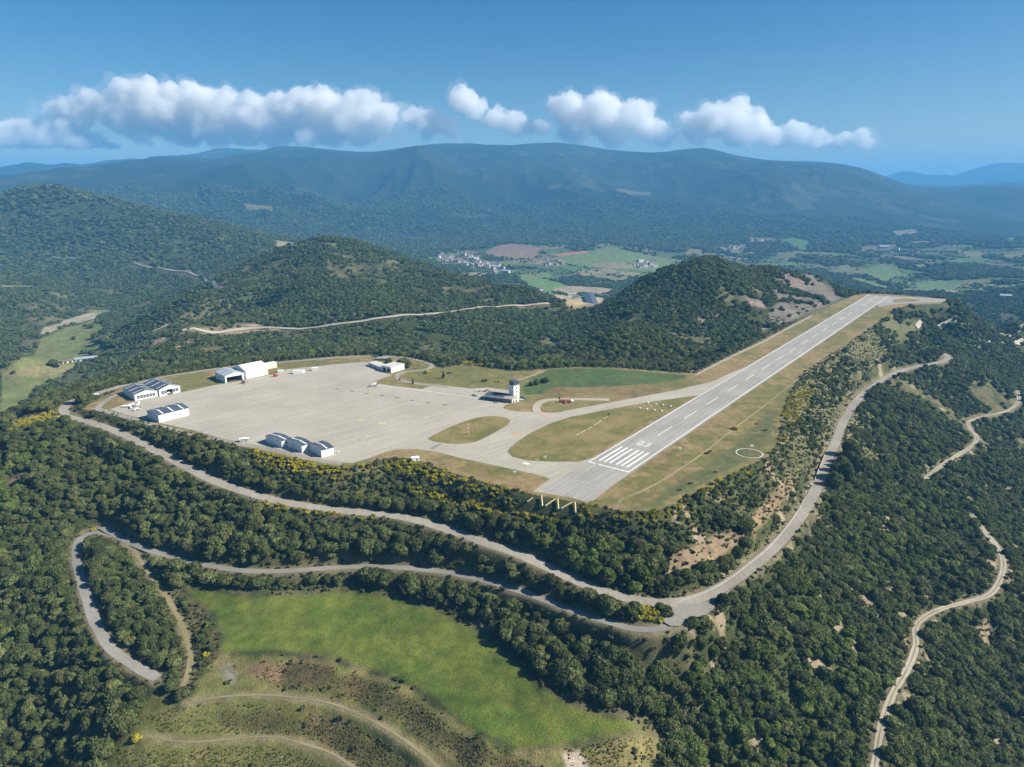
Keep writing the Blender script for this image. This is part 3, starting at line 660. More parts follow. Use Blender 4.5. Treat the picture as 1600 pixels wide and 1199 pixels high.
# ================================================================== PAVED SURFACES
def pave_mat(name, a, b_, stripes=0.0, ang=0.0):
    m = bpy.data.materials.new(name); m.use_nodes = True; t = m.node_tree; n = t.nodes; l = t.links
    b = n['Principled BSDF']; b.inputs['Roughness'].default_value = .8; b.inputs['Specular IOR Level'].default_value = .25
    g = n.new('ShaderNodeNewGeometry'); mp = n.new('ShaderNodeMapping'); mp.inputs['Rotation'].default_value = (0, 0, ang)
    l.new(g.outputs['Position'], mp.inputs['Vector'])
    def nz_(sc, det, vec=None, stretch=None):
        q = n.new('ShaderNodeTexNoise'); q.inputs['Scale'].default_value = sc; q.inputs['Detail'].default_value = det
        s = mp.outputs[0]
        if stretch:
            m2 = n.new('ShaderNodeMapping'); m2.inputs['Scale'].default_value = stretch; l.new(s, m2.inputs['Vector']); s = m2.outputs[0]
        l.new(s, q.inputs['Vector']); return q.outputs['Fac']
    def mr(s, lo, hi, c, d):
        q = n.new('ShaderNodeMapRange'); l.new(s, q.inputs['Value'])
        for k, v_ in zip(('From Min', 'From Max', 'To Min', 'To Max'), (lo, hi, c, d)): q.inputs[k].default_value = v_
        return q.outputs[0]
    def ml(x, y):
        q = n.new('ShaderNodeMath'); q.operation = 'MULTIPLY'; l.new(x, q.inputs[0]); l.new(y, q.inputs[1]); return q.outputs[0]
    mx = n.new('ShaderNodeMix'); mx.data_type = 'RGBA'; mx.inputs['A'].default_value = (*a, 1); mx.inputs['B'].default_value = (*b_, 1)
    l.new(mr(nz_(.025, 5), .35, .65, 0, 1), mx.inputs['Factor'])
    f = ml(mr(nz_(2.0, 3), .3, .7, .93, 1.07), mr(nz_(.35, 4), .3, .7, .94, 1.06))
    if stripes: f = ml(f, mr(nz_(.5, 3, stretch=(1, .03, 1)), .35, .65, 1-stripes, 1+stripes))
    vm = n.new('ShaderNodeVectorMath'); vm.operation = 'SCALE'; l.new(mx.outputs['Result'], vm.inputs[0]); l.new(f, vm.inputs['Scale'])
    l.new(vm.outputs[0], b.inputs['Base Color']); return m
_h = Wz(246.5, 620)-Wz(211.2, 626.8); APR_ANG = math.pi/2-math.atan2(_h[1], _h[0])
RUN_ANG = math.atan2(.59, .81)
M['apron'] = pave_mat('worn_apron_asphalt', (.330, .300, .243), (.378, .345, .28), .09, APR_ANG)
M['runway'] = pave_mat('runway_asphalt', (.268, .252, .218), (.318, .30, .262), .11, RUN_ANG)
M['asph'] = pave_mat('road_asphalt', (.235, .213, .175), (.295, .268, .225), .07)
M['gravel'] = pave_mat('grey_gravel', (.175, .165, .142), (.25, .235, .20), .0)
M['dirt'] = pave_mat('pale_dirt', (.30, .265, .20), (.40, .355, .275), .0)
M['kerb'] = pave_mat('pale_concrete_strip', (.50, .48, .44), (.60, .58, .54), .0)
M['track2'] = pave_mat('yellowish_wheel_track', (.23, .20, .11), (.31, .26, .15), .0)
M['grasst'] = pave_mat('worn_grass_track', (.17, .15, .07), (.24, .20, .11), .0)
def grassmat(name, a, b_):
    m = mat(name, a, .95, scale=.035, col2=b_, spec=.1, detail=9); t = m.node_tree; n = t.nodes; l = t.links
    nz = next(q for q in n if q.type == 'TEX_NOISE'); nz.inputs['Roughness'].default_value = .72; m0 = next(k for k in n if k.type == 'MAP_RANGE'); m0.inputs['From Min'].default_value = .42; m0.inputs['From Max'].default_value = .60
    q = n.new('ShaderNodeTexNoise'); q.inputs['Scale'].default_value = .7; q.inputs['Detail'].default_value = 5; tc = next(k for k in n if k.type == 'TEX_COORD'); l.new(tc.outputs['Object'], q.inputs['Vector'])
    r_ = n.new('ShaderNodeMapRange'); l.new(q.outputs['Fac'], r_.inputs['Value'])
    for k, v_ in zip(('From Min', 'From Max', 'To Min', 'To Max'), (.3, .7, .72, 1.28)): r_.inputs[k].default_value = v_
    vm = n.new('ShaderNodeVectorMath'); vm.operation = 'SCALE'; mx = next(k for k in n if k.type == 'MIX'); l.new(mx.outputs['Result'], vm.inputs[0]); l.new(r_.outputs[0], vm.inputs['Scale'])
    l.new(vm.outputs[0], n['Principled BSDF'].inputs['Base Color']); return m
M['gA'] = grassmat('dry_green_grass', (.125, .125, .038), (.235, .182, .080))
M['gB'] = grassmat('dry_tan_grass', (.150, .138, .050), (.265, .195, .098))
def sheet(name, poly, z, m, smooth=None):
    P = spline(poly, smooth, True) if smooth else np.asarray(poly)
    tri = geometry.tessellate_polygon([[Vector((x, y, 0)) for x, y in P]])
    me = bpy.data.meshes.new(name); me.from_pydata([(x, y, z) for x, y in P], [], [tuple(t_) for t_ in tri])
    bm = bmesh.new(); bm.from_mesh(me)
    for f_ in bm.faces:
        if f_.normal.z < 0: f_.normal_flip()
    bm.to_mesh(me); bm.free()
    return tag(link(name, me, m), kind='structure')
def wpx(pts): return Wz(*np.array(pts, float).T)
# apron with the taxiways
APRON = [(172,640),(205,629),(247,620.5),(283,613.5),(330,603),(380,594.5),(420,586.5),(450,577),(490,573),(540,568),(572,566),(582,574),(600,583),(616,588),(606,592),(583,596),(590,600),
 (635,606),(660,606),(720,610),(752,613),(800,628),(790,634),(798,640),(830,644),(870,645),(905,638),(960,628),(1050,611),(1110,597),(1166,573),(1180,590),
 (1090,618),(1010,629),(930,644),(890,652),(860,662),(835,675),(812,690),(797,700),(793,707),(800,714),(825,720),(870,722),(905,722),(925,716),(960,700),(1010,720),(984,738),
 (926,783),(833,768),(860,748),(840,742),(780,729),(720,716),(680,706),(650,702),(625,702),(600,707),(575,717),(550,724),(525,722),(490,716),(440,704),(400,696),(350,686),(300,672),(262,664),(225,655),(196,648)]
sheet('apron', wpx(APRON), .05, M['apron'])
# runway: near end, axis
VPD = Vector((1631-800, 0)); 
n0, n1 = wpx([(918, 722.5), (984, 737.5)]); e0, e1 = wpx([(1354, 461.8), (1391, 462.3)])
mid0 = (n0+n1)/2; mid1 = (e0+e1)/2; ax = (mid1-mid0); RL = np.linalg.norm(ax); ax /= RL; px_ = np.array([ax[1], -ax[0]])
RW = abs(np.dot(n1-n0, px_))/2
def rw(a, s): p = mid0+ax*a+px_*s; return (float(p[0]), float(p[1]))
sheet('runway', [rw(-62, -RW-1), rw(-62, RW+1.8), rw(RL, RW+1.8), rw(RL, -RW-1)], .09, M['runway'])
sheet('taxiway', wpx([(1352,463),(1388,463),(1452,466),(1484,469),(1470,472.5),(1425,473.5),(1391,476.5),(1374,480)]), .06, M['runway'])
sheet('grass_island', wpx([(1396,468.5),(1410,466.8),(1440,468.2),(1432,471.2),(1396,473.5)]), .10, M['gB'])
ISL1 = [(668,686),(690,674),(715,663),(745,653),(770,650.5),(790,653),(797,658),(792,665),(775,675),(752,687),(738,692),(715,694),(690,692)]
sheet('grass_island', wpx(ISL1), .12, M['gA'], 8)
ISL2 = [(794,703),(806,692),(830,676),(860,662),(890,652),(940,643),(1010,630),(1085,618.5),(1072,626),(1000,667),(925,712),(910,718),(880,721),(840,719.5),(812,714),(797,708)]
sheet('grass_island', wpx(ISL2), .12, M['gA'])
GVERGE = [(786,637),(800,630),(840,627),(900,618),(960,618),(958,626),(900,638),(868,643),(830,644),(800,642)]
sheet('grass_verge', wpx(GVERGE), .12, M['gB'], 8)
sheet('grass_verge', wpx([(588,597),(620,585),(632,590),(650,596),(690,602),(668,608),(630,605)]), .12, M['gB'], 8)
sheet('car_park', wpx([(660,607),(684,601.5),(735,607.5),(762,606),(800,611),(796,622),(752,622),(700,615)]), .14, M['apron'])
# curved pink-white spur with the training aircraft
sp = spline(wpx([(841,645),(838,638),(842,631),(852,626),(870,624.5),(900,624),(930,624.5),(952,625)]), 4)
def ribbon(name, line, hw, m, z=None, zoff=.2, kind='structure', cross=3):
    L = np.asarray(line); T = np.gradient(L[:, :2], axis=0); T /= np.linalg.norm(T, axis=1)[:, None]+1e-9
    N = np.stack([T[:, 1], -T[:, 0]], -1); V = []
    hwv = np.broadcast_to(hw, (len(L),))
    for k in range(cross):
        s = (k/(cross-1)*2-1); P = L[:, :2]+N*(hwv*s)[:, None]
        if z is not None: zz = np.full(len(L), z)
        elif L.shape[1] > 2: zz = L[:, 2]+zoff
        else: zz = H(P[:, 0], P[:, 1])+zoff
        V.append(np.column_stack([P, zz]))
    V = np.stack(V, 1).reshape(-1, 3); n_ = len(L); Q = []
    for i in range(n_-1):
        for k in range(cross-1):
            a = i*cross+k; Q.append((a, a+1, a+cross+1, a+cross))
    me = np_mesh(name, V, np.array(Q)[:, ::-1] if True else Q)
    if me.polygons[0].normal.z < 0:
        me.flip_normals()
    return tag(link(name, me, m), kind=kind) if kind else link(name, me, m)
ribbon('taxiway', sp, 3.6, M['dirt'], z=.16)
def edge_noise(L, hw, amt, seed):
    s = np.cumsum(np.r_[0, np.linalg.norm(np.diff(L[:, :2], axis=0), axis=1)])
    return hw+(fbm(s, s*0+seed, 14, 3)-.5)*2*amt
road_mats = [('road', M['asph'], .25), ('road', M['gravel'], .7), ('road', M['gravel'], .9), ('dirt_track', M['dirt'], .5), ('dirt_track', M['dirt'], .6), ('dirt_track', M['grasst'], .6), ('dirt_track', M['grasst'], .6), ('dirt_track', M['grasst'], .6)]
for (nm, L, hw, sh), (on, mm, am) in zip(ROADS, road_mats):
    L2 = L.copy(); ribbon(on, L2, edge_noise(L2, hw, am, hw*7), mm, zoff=.12, cross=3)
tl = lambda L, o: np.column_stack([L[:, :2]+np.stack([np.gradient(L[:, 1]), -np.gradient(L[:, 0])], -1)/(np.linalg.norm(np.gradient(L[:, :2], axis=0), axis=1)[:, None]+1e-9)*o, L[:, 2]])
for k in (3, 4):
    L = ROADS[k][1]; ribbon('grass_verge', L, edge_noise(L, .35, .3, 2.0), M['grasst'], zoff=.16, cross=2)
# gravel lay-by
lot_ = sheet('gravel_lay_by', LOT, 0, M['gravel'], 4)
for v_ in lot_.data.vertices: v_.co.z = float(LOTZ(np.array([v_.co.x]), np.array([v_.co.y]))[0])+.07
# perimeter tracks on the plateau
def ptrack(pts, hw, m, z=.07, name='road', step=6): return ribbon(name, spline(wpx(pts), step), hw, m, z=z)
ptrack([(150,642),(160,630),(176,620),(200,610)], 2.6, M['asph'], .058)
ptrack([(186,604.5),(200,601.5),(262,588),(330,577.5),(385,570),(430,567),(490,562),(545,558),(600,557),(640,560),(668,567),(676,572),(668,577),(650,579.5),(630,582),(621,587),(621,587)], 3.0, M['asph'], .065)
ptrack([(630,582),(621,587),(624,593),(640,598),(680,603),(700,605)], 2.8, M['asph'], .15)
ptrack([(146,638),(165,643),(190,650),(240,664),(300,679),(370,693),(430,704),(490,718),(535,725)], 3.2, M['asph'], .06)
ptrack([(975,790),(968,785),(980,778),(1010,765),(1050,742),(1100,708),(1145,672),(1200,630),(1260,582),(1290,561),(1330,534),(1365,508),(1385,492)], .4, M['track2'], .06, 'dirt_track')
ptrack([(978,794),(966,790),(972,779),(1013,762),(1053,738.5),(1103,704.5),(1147,669.5),(1203,627),(1263,579)], .35, M['track2'], .055, 'dirt_track')
ptrack([(1090,584),(1122,568),(1157,551),(1197,532),(1237,510),(1270,493)], 1.1, M['dirt'], .06, 'dirt_track')
ptrack([(635,607),(590,600),(583,597)], 1.0, M['concrete'], .13, 'kerb_strip')
ribbon('kerb_strip', wpx([(578,600.5),(640,608),(700,616),(752,623)]), .9, M['kerb'], z=.16)
# dirt roads further off, draped on the hills
for pts, hw in ((TRACKH, 4.0),):
    a = np.array(pts); ribbon('dirt_track', spline(U(a[:, 0], a[:, 1]), 15), hw, M['dirt'], zoff=1.3)
a = np.array(TRACKL); ribbon('dirt_track', spline(U(a[:, 0], a[:, 1]), 20), 4.5, M['gravel'], zoff=2.5)
for pts, hw in (([(1490,541),(1530,540),(1560,536),(1600,532)], 5), ([(1432,512),(1470,512),(1520,509),(1600,508)], 3), ([(186,529),(230,521),(262,508)], 2)):
    a = np.array(pts, float); ribbon('dirt_track', spline(U(a[:, 0], a[:, 1]), 20), hw, M['dirt'], zoff=1.5)
# ---------------------------------------------------------------- painted markings
def marking(name, quads, z, m, label=None):
    mb = MB()
    for q in quads: mb.add([(x, y, z) for x, y in q], [tuple(range(len(q)))])
    me = mb.mesh(name, False)
    if me.polygons[0].normal.z < 0: me.flip_normals()
    return tag(link(name, me, m), kind='structure')
def rrect(a0, a1, s0, s1): return [rw(a0, s0), rw(a0, s1), rw(a1, s1), rw(a1, s0)]
ln_ = [rrect(0, RL, -RW, -RW+1.0), rrect(0, RL, RW-1.0, RW), rrect(-.9, .9, -RW+9, RW), rrect(-.9, .9, -RW, -RW+6)]
marking('runway_side_line', ln_[:2], .14, M['paint']); marking('threshold_line', ln_[2:], .145, M['paint'])
st = []
for k in range(4):
    for sgn in (-1, 1):
        c = sgn*(RW*.16+k*RW*.255); st.append(rrect(7, 44, c-.95, c+.95))
marking('threshold_stripe', [q for q in st if True][:6]+[] , .14, M['paint'])
# number 03 reading from the approach
def seg(a0, a1, s0, s1): return rrect(a0, a1, s0, s1)
b0, hgt, w_ = 54.5, 10.0, 3.8
def zero(s): return [seg(b0, b0+hgt, s, s+1.0), seg(b0, b0+hgt, s+w_-1.0, s+w_), seg(b0, b0+1.5, s+1.0, s+w_-1.0), seg(b0+hgt-1.5, b0+hgt, s+1.0, s+w_-1.0)]
def three(s): return [seg(b0, b0+hgt, s+w_-1.0, s+w_), seg(b0, b0+1.5, s, s+w_-1.0), seg(b0+hgt-1.5, b0+hgt, s, s+w_-1.0), seg(b0+hgt/2-.8, b0+hgt/2+.8, s+1.0, s+w_-1.0)]
marking('runway_number', zero(-5.0)+three(.9), .14, M['paint'])
ds = []; a_ = 84
while a_ < RL-30: ds.append(rrect(a_, a_+29, -.45, .45)); a_ += 54.5
marking('centre_line_dash', ds, .14, M['paint'])
# ================================================================== TREES
def ico(sub):
    bm = bmesh.new(); bmesh.ops.create_icosphere(bm, subdivisions=sub, radius=1)
    V = np.array([v.co[:] for v in bm.verts]); F = [tuple(v.index for v in f.verts) for f in bm.faces]; bm.free(); return V, F
_ico = {k: ico(k) for k in (1, 2, 3)}
def crown_mesh(name, seed, m, clumps, leaves, leaf, squash=.8, shape='round', core=2, flower=None, lump=.42):
    """foliage: lumpy clumps covered with many leaf-sprays; unit crown radius 1, base at z=0"""
    g = np.random.default_rng(seed); V, F, T = [], [], []
    cs = []
    for k in range(clumps):
        a = g.random()*6.283; 
        if shape == 'round':
            h = g.random()**.8; rr_ = math.sqrt(max(0, 1-(h*1.0)**2))*(.45+.30*g.random()); z = .25+h*.95*squash
        elif shape == 'cone':
            h = g.random(); rr_ = (1-h)*.55*(.6+.5*g.random()); z = .3+h*2.3
        else:                                     # low bush
            h = g.random(); rr_ = .75*math.sqrt(g.random()); z = .15+.35*h
        s = lump*(.75+.55*g.random())*(1 if shape != 'cone' else (.55+.6*(1-h)))
        cs.append((rr_*math.cos(a), rr_*math.sin(a), z, s, .80+.42*g.random()))
    if shape == 'round': cs.append((0, 0, .45*squash+.15, .78, .8))
    IV, IF = _ico[core]
    for (x, y, z, s, tn) in cs:
        b0_ = len(V); d = 1+.28*(g.random(len(IV))-.5)
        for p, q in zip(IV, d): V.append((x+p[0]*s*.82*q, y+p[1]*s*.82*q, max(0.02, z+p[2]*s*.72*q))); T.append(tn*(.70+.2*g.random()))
        F += [tuple(b0_+i for i in f) for f in IF]
    for k in range(leaves):
        x, y, z, s, tn = cs[g.integers(len(cs))]
        d = g.normal(size=3); d /= np.linalg.norm(d); d[2] = abs(d[2])*.9+.1*d[2]
        c = np.array((x, y, z))+d*s*np.array((1, 1, .85))*(.78+.30*g.random())
        n_ = d+g.normal(size=3)*.55; n_ /= np.linalg.norm(n_)
        u = np.cross(n_, g.normal(size=3)); u /= np.linalg.norm(u); w = np.cross(n_, u)
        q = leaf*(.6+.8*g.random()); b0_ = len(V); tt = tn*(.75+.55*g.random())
        bend = n_*q*.25
        for e, f_ in ((-1, -.6), (.2, -1), (1, .3), (-.1, 1)): V.append(tuple(c+u*q*e+w*q*f_+(bend if e > 0 else -bend))); T.append(tt)
        F += [(b0_, b0_+1, b0_+2), (b0_, b0_+2, b0_+3)]
    me = bpy.data.meshes.new(name); me.from_pydata(V, [], F)
    sm_ = np.zeros(len(F), bool); me.polygons.foreach_set('use_smooth', sm_)
    T = np.array(T); col_attr(me, 'tone', np.stack([T, T, T], 1)); me.materials.append(m); return me
def trunk_mesh(name, seed, h=.5, r=.07, limbs=5):
    g = random.Random(seed); mb = MB(); mb.tube((0, 0, -.25), (.02, 0, h), r*1.3, r*.7, 7)
    for k in range(limbs):
        a = k*6.283/limbs+g.random(); mb.tube((.01, 0, h*(.45+.1*k/limbs)), (math.cos(a)*.45, math.sin(a)*.45, h*(1.1+.5*g.random())), r*.5, r*.16, 5)
    me = mb.mesh(name); me.materials.append(M['bark']); return me
oakC = [crown_mesh('crown', 10+k, M['oak'], 17+2*k, 1500, .085, squash=(.85, .75, 1.0, .8, .9)[k]) for k in range(5)]
frsC = [crown_mesh('crown', 30+k, M['fresh'], 16, 1300, .09, squash=1.05) for k in range(2)]
pinC = [crown_mesh('crown', 40+k, M['pine'], 26, 1500, .085, shape='cone', lump=.40) for k in range(2)]
brmC = [crown_mesh('crown', 50+k, M['broom'], 9, 420, .10, shape='bush', core=1, lump=.40) for k in range(2)]
scrC = [crown_mesh('crown', 60+k, M['scrub'], 9, 420, .10, shape='bush', core=1, lump=.40) for k in range(3)]
oakS = [crown_mesh('crown', 70+k, M['farleaf'], 7, 110, .17, core=1, lump=.5, squash=.85) for k in range(4)]
oakT = [trunk_mesh('trunk', k) for k in range(5)]
def lib(ms):
    c = bpy.data.collections.new('foliage_library')
    for i, m_ in enumerate(ms):
        o = bpy.data.objects.new('%02d_foliage' % i, m_); c.objects.link(o)
    return c
def scatter_object(name, P, S, K, meshes, label, squash=None):
    """one object of kind stuff: foliage placed on the points P with scale S, variant K"""
    me = bpy.data.meshes.new(name); n_ = len(P)
    me.vertices.add(n_); me.vertices.foreach_set('co', np.ascontiguousarray(P, np.float32).ravel())
    g = np.random.default_rng(len(P))
    hs = np.ones(n_) if squash is None else squash
    a = me.attributes.new('size', 'FLOAT_VECTOR', 'POINT'); a.data.foreach_set('vector', np.ascontiguousarray(np.stack([S*g.uniform(.86, 1.2, n_), S*g.uniform(.86, 1.2, n_), S*hs*g.uniform(.88, 1.15, n_)], 1), np.float32).ravel())
    a = me.attributes.new('turn', 'FLOAT_VECTOR', 'POINT'); a.data.foreach_set('vector', np.ascontiguousarray(np.stack([g.normal(size=n_)*.13, g.normal(size=n_)*.13, g.random(n_)*6.283], 1), np.float32).ravel())
    a = me.attributes.new('pick', 'INT', 'POINT'); a.data.foreach_set('value', np.ascontiguousarray(K, np.int32))
    ng = bpy.data.node_groups.new(name+'_scatter', 'GeometryNodeTree')
    ng.interface.new_socket('Geometry', in_out='INPUT', socket_type='NodeSocketGeometry')
    ng.interface.new_socket('Geometry', in_out='OUTPUT', socket_type='NodeSocketGeometry')
    N = ng.nodes; L_ = ng.links; gi = N.new('NodeGroupInput'); go = N.new('NodeGroupOutput')
    ip = N.new('GeometryNodeInstanceOnPoints'); ci = N.new('GeometryNodeCollectionInfo')
    ci.inputs['Collection'].default_value = lib(meshes); ci.inputs['Separate Children'].default_value = True; ci.inputs['Reset Children'].default_value = True
    def at_(nm, ty):
        q = N.new('GeometryNodeInputNamedAttribute'); q.data_type = ty; q.inputs['Name'].default_value = nm; return q.outputs['Attribute']
    er = N.new('FunctionNodeEulerToRotation'); L_.new(at_('turn', 'FLOAT_VECTOR'), er.inputs[0])
    L_.new(gi.outputs[0], ip.inputs['Points']); L_.new(ci.outputs[0], ip.inputs['Instance']); ip.inputs['Pick Instance'].default_value = True
    L_.new(at_('pick', 'INT'), ip.inputs['Instance Index']); L_.new(er.outputs[0], ip.inputs['Rotation']); L_.new(at_('size', 'FLOAT_VECTOR'), ip.inputs['Scale'])
    L_.new(ip.outputs[0], go.inputs[0])
    o = bpy.data.objects.new(name, me); COL.objects.link(o); mo = o.modifiers.new('scatter', 'NODES'); mo.node_group = ng
    return tag(o, label, None, None, 'stuff')

# ---- candidate positions: jittered polar grid, spacing grows with distance
def candidates(r0, r1, sp0, sp1, amax=47):
    out = []; r = r0
    while r < r1:
        s = sp0+(sp1-sp0)*(r-r0)/(r1-r0); n_ = int(2*R(amax)*r/s)
        th = R(-amax)+(np.arange(n_)+rng.random(n_))*2*R(amax)/n_; q = r+(rng.random(n_)-.5)*s*1.3
        out.append(np.stack([q*np.sin(th), q*np.cos(th)], 1)); r += s
    return np.concatenate(out)
def masks(P):
    X, Y = P[:, 0], P[:, 1]; d = {}
    bad = inpoly(X, Y, plat)
    for q in CLEAR: bad |= inpoly(X, Y, q)
    for nm, L, hw, sh in ROADS: d_ = dist_line(X, Y, L, 16)[0]; d2_ = dist_line(X+2.2*X/np.hypot(X, Y), Y+2.2*Y/np.hypot(X, Y), L, 16)[0]; bad |= np.minimum(d_, d2_) < hw+(3.6 if nm == 'road' else 2.8)
    a = np.array(TRACKH); q_ = U(a[:, 0], a[:, 1]); rr_ = np.hypot(X, Y)
    for o_ in (0, 8, 15): bad |= dist_line(X+o_*X/rr_, Y+o_*Y/rr_, q_, 14)[0] < 6.5
    a = np.array(TRACKL); q_ = U(a[:, 0], a[:, 1])
    for o_ in (0, 12, 24): bad |= dist_line(X+o_*X/rr_, Y+o_*Y/rr_, q_, 20)[0] < 9
    d['bad'] = bad
    sp = np.zeros(len(X), bool)
    for q in SPARSE: sp |= inpoly(X, Y, q)
    sc = np.zeros(len(X), bool)
    for q in SCRUB: sc |= inpoly(X, Y, q)
    d['sparse'], d['scrub'] = sp, sc
    d['pl'] = dist_line(X, Y, np.vstack([plat, plat[:1]]), 80)[0]
    return d
BROOM = [upoly(q) for q in ([(395,700),(440,708),(500,726),(540,738),(560,748),(530,752),(470,742),(430,735),(395,722)],
   [(400,778),(470,792),(560,802),(600,812),(560,815),(480,806),(410,792)],
   [(600,722),(640,720),(690,738),(740,756),(800,772),(790,782),(720,768),(650,745),(600,735)],
   [(640,760),(760,790),(880,815),(880,822),(760,802),(640,772)],
   [(880,788),(930,800),(985,810),(1040,804),(1060,812),(1000,822),(930,812),(880,800)],
   [(1000,940),(1035,945),(1035,972),(990,970)], [(0,672),(40,655),(95,640),(110,648),(60,668),(20,680)],
   [(180,700),(215,712),(240,730),(215,735),(185,720)], [(135,826),(150,822),(150,832),(138,836)],
   [(1225,625),(1255,600),(1275,610),(1260,640),(1235,665),(1222,655)],
   [(560,560),(620,552),(760,574),(760,570),(620,549)])]
# near and middle woods
P = candidates(150, 950, 4.3, 6.2); mk = masks(P); X, Y = P[:, 0], P[:, 1]
gap = fbm(X, Y, 22, 3, 1.7); big = fbm(X, Y, 60, 3, 8.3)
pr = np.clip((.80-gap)*9, 0, 1)
right = (X > 60) & (Y < 800)
pr = np.where(right, np.clip((.745-gap)*9, .0, 1), pr)
pr = np.where(right, np.where(fbm(X, Y, 12, 3, 31.0) > .70, .03, pr), pr)
pr = np.where(mk['sparse'], np.clip((.62-gap)*7, 0.12, .9), pr)
pr = np.where(mk['scrub'], np.clip((.66-gap)*8, .15, .95), pr)
fe = dist_line(X, Y, np.vstack([FIELD, FIELD[:1]]), 12)[0]
tb = dist_line(X, Y, np.vstack([TERR, TERR[:1]]), 12)[0]
pr = np.where((fe < 5) | ((tb < 9) & (fe < 12)), 0, pr)
for q in BROOM: pr = np.where(inpoly(X, Y, q), pr*.12, pr)
keep = (rng.random(len(P)) < pr) & ~mk['bad'] & (mk['pl'] > 6)
P1 = P[keep]; mk1 = {k: v[keep] for k, v in mk.items()}; big = big[keep]
S1 = (3.1+2.2*rng.random(len(P1))**1.3)*(.80+.55*big)
S1 *= np.where(mk1['scrub'], .55, 1)*np.where(mk1['sparse'], .72, 1)*np.clip(.45+mk1['pl']/30, .45, 1)
S1 *= np.where((P1[:, 1] > 700), 1.08, 1)*np.where(P1[:, 0] > 90, .92, 1)
Z1 = H(P1[:, 0], P1[:, 1])
vis = visible(P1[:, 0], P1[:, 1], 8.0)
P1, S1, Z1 = P1[vis], S1[vis], Z1[vis]; mk1 = {k: v[vis] for k, v in mk1.items()}
kind = rng.integers(0, 5, len(P1)); hs1 = .95+.35*rng.random(len(P1))
fr = (fbm(P1[:, 0], P1[:, 1], 90, 3, 12.5) > np.where(P1[:, 0] < 0, .70, .57)) & (rng.random(len(P1)) < .55); kind[fr] = 5+rng.integers(0, 2, fr.sum())
# tall conifers by the top road and beside the eastern road
PINES = [(1316,735),(1322,728),(1330,722),(1312,748),(1325,712),(1306,756),(1333,735),(170,706),(158,702),(146,706),(180,716),(122,640)]
d3 = np.sqrt(P1[:, 0]**2+P1[:, 1]**2+(Z1-CAM_H)**2)
qx, qy = project(P1[:, 0], P1[:, 1], Z1+S1)
inframe = (qx > -5) & (qx < 1605) & (qy > 0) & (qy < 1205)
order = np.argsort(-(S1/d3)*inframe); NI = 275; ind = order[:NI]; rest = order[NI:]
scatter_object('woodland', np.column_stack([P1[rest], Z1[rest]-.3]), S1[rest], kind[rest], oakC+frsC,
               'dense dark green holm oak woodland covering the slopes around the airfield')
GRP = {'h': ('dark oak in the small wood enclosed by the gravel hairpin', 'oaks inside the gravel hairpin'),
       'm1': ('dark oak on the slope between the paved road and the gravel road', 'oaks between the two roads'),
       'm2': ('rounded oak in the belt between the gravel road and the green field', 'oaks in the belt above the green field'),
       'm3': ('dark oak in the dense wood right of the green field below the road bend', 'oaks right of the green field'),
       'g': ('light green broadleaf tree among the dark oaks in the left half', 'light green trees in the left half'),'l': ('dark green holm oak in the woods left of the gravel hairpin track', 'oaks in the left woods'),
       'm': ('rounded grey green oak between the green field and the mountain road', 'oaks round the green field'),
       'r': ('dark oak on the wooded slope between the road bend and the pale dirt track', 'oaks on the right slope'),
       'e': ('oak on the slope beyond the pale dirt track at the right edge', 'oaks beyond the dirt track'),
       'f': ('light green broadleaf tree among the dark oaks in the right half', 'fresh green trees among the oaks')}
_r2 = sorted((a_[0], a_[1]) for a_ in ROAD2); R2X, R2Y = zip(*_r2)
trk = ROADS[3][1]
def tree(name, x, y, z, s, mesh, tmesh, label, cat, group=None, hz=1.0, rot=None):
    o = empty(name, (x, y, z), random.random()*6.28 if rot is None else rot, label, cat, group); o.scale = (s, s, s*hz)
    link_ = lambda nm, me: (lambda q: (COL.objects.link(q), setattr(q, 'parent', o), q)[2])(bpy.data.objects.new(nm, me))
    link_('crown', mesh); link_('trunk', tmesh); return o
for i in ind:
    x, y = P1[i]; px, py = qx[i], qy[i]
    if kind[i] >= 5: g_ = 'f' if px > 800 else 'g'
    elif px < 300 and not (px > 130 and py < 1050 and px > 130+(py-850)*.5): g_ = 'l'
    elif px > 1000:
        k = np.argmin(abs(trk[:, 1]-y)); g_ = 'e' if (x > trk[k, 0] and px > 1350) else 'r'
    else:
        y2 = np.interp(px, R2X, R2Y)
        g_ = 'h' if (px < 300 and py > 835) else ('m1' if py < y2 else ('m2' if px < 760 else 'm3'))
    lb, gp = GRP[g_]
    me_ = (oakC+frsC)[kind[i]]
    tree('holm_oak' if g_ not in 'fg' else 'broadleaf_tree', x, y, Z1[i]-.2, S1[i], me_, oakT[i % 5], lb, 'tree', gp, hs1[i])
# understorey filling the woods
P = candidates(150, 980, 3.3, 4.2); mk = masks(P); X, Y = P[:, 0], P[:, 1]
gp = fbm(X, Y, 12, 3, 31.0); k_ = ~mk['bad'] & (mk['pl'] > 5) & ~((gp > .69) & (X > 90)) & (rng.random(len(P)) < np.where(mk['sparse'], .35, np.where(mk['scrub'], .45, .8)))
fe = dist_line(X, Y, np.vstack([FIELD, FIELD[:1]]), 12)[0]; k_ &= fe > 4
for q in BROOM: k_ &= ~inpoly(X, Y, q)
PU = P[k_]; PU = PU[visible(*PU.T, 5.)]
scatter_object('understorey', np.column_stack([PU, H(*PU.T)-.2]), 1.1+1.3*rng.random(len(PU)), rng.integers(0, 4, len(PU)), oakS, 'dark green young oaks and shrubs filling the gaps of the woods', squash=.9+.4*rng.random(len(PU)))
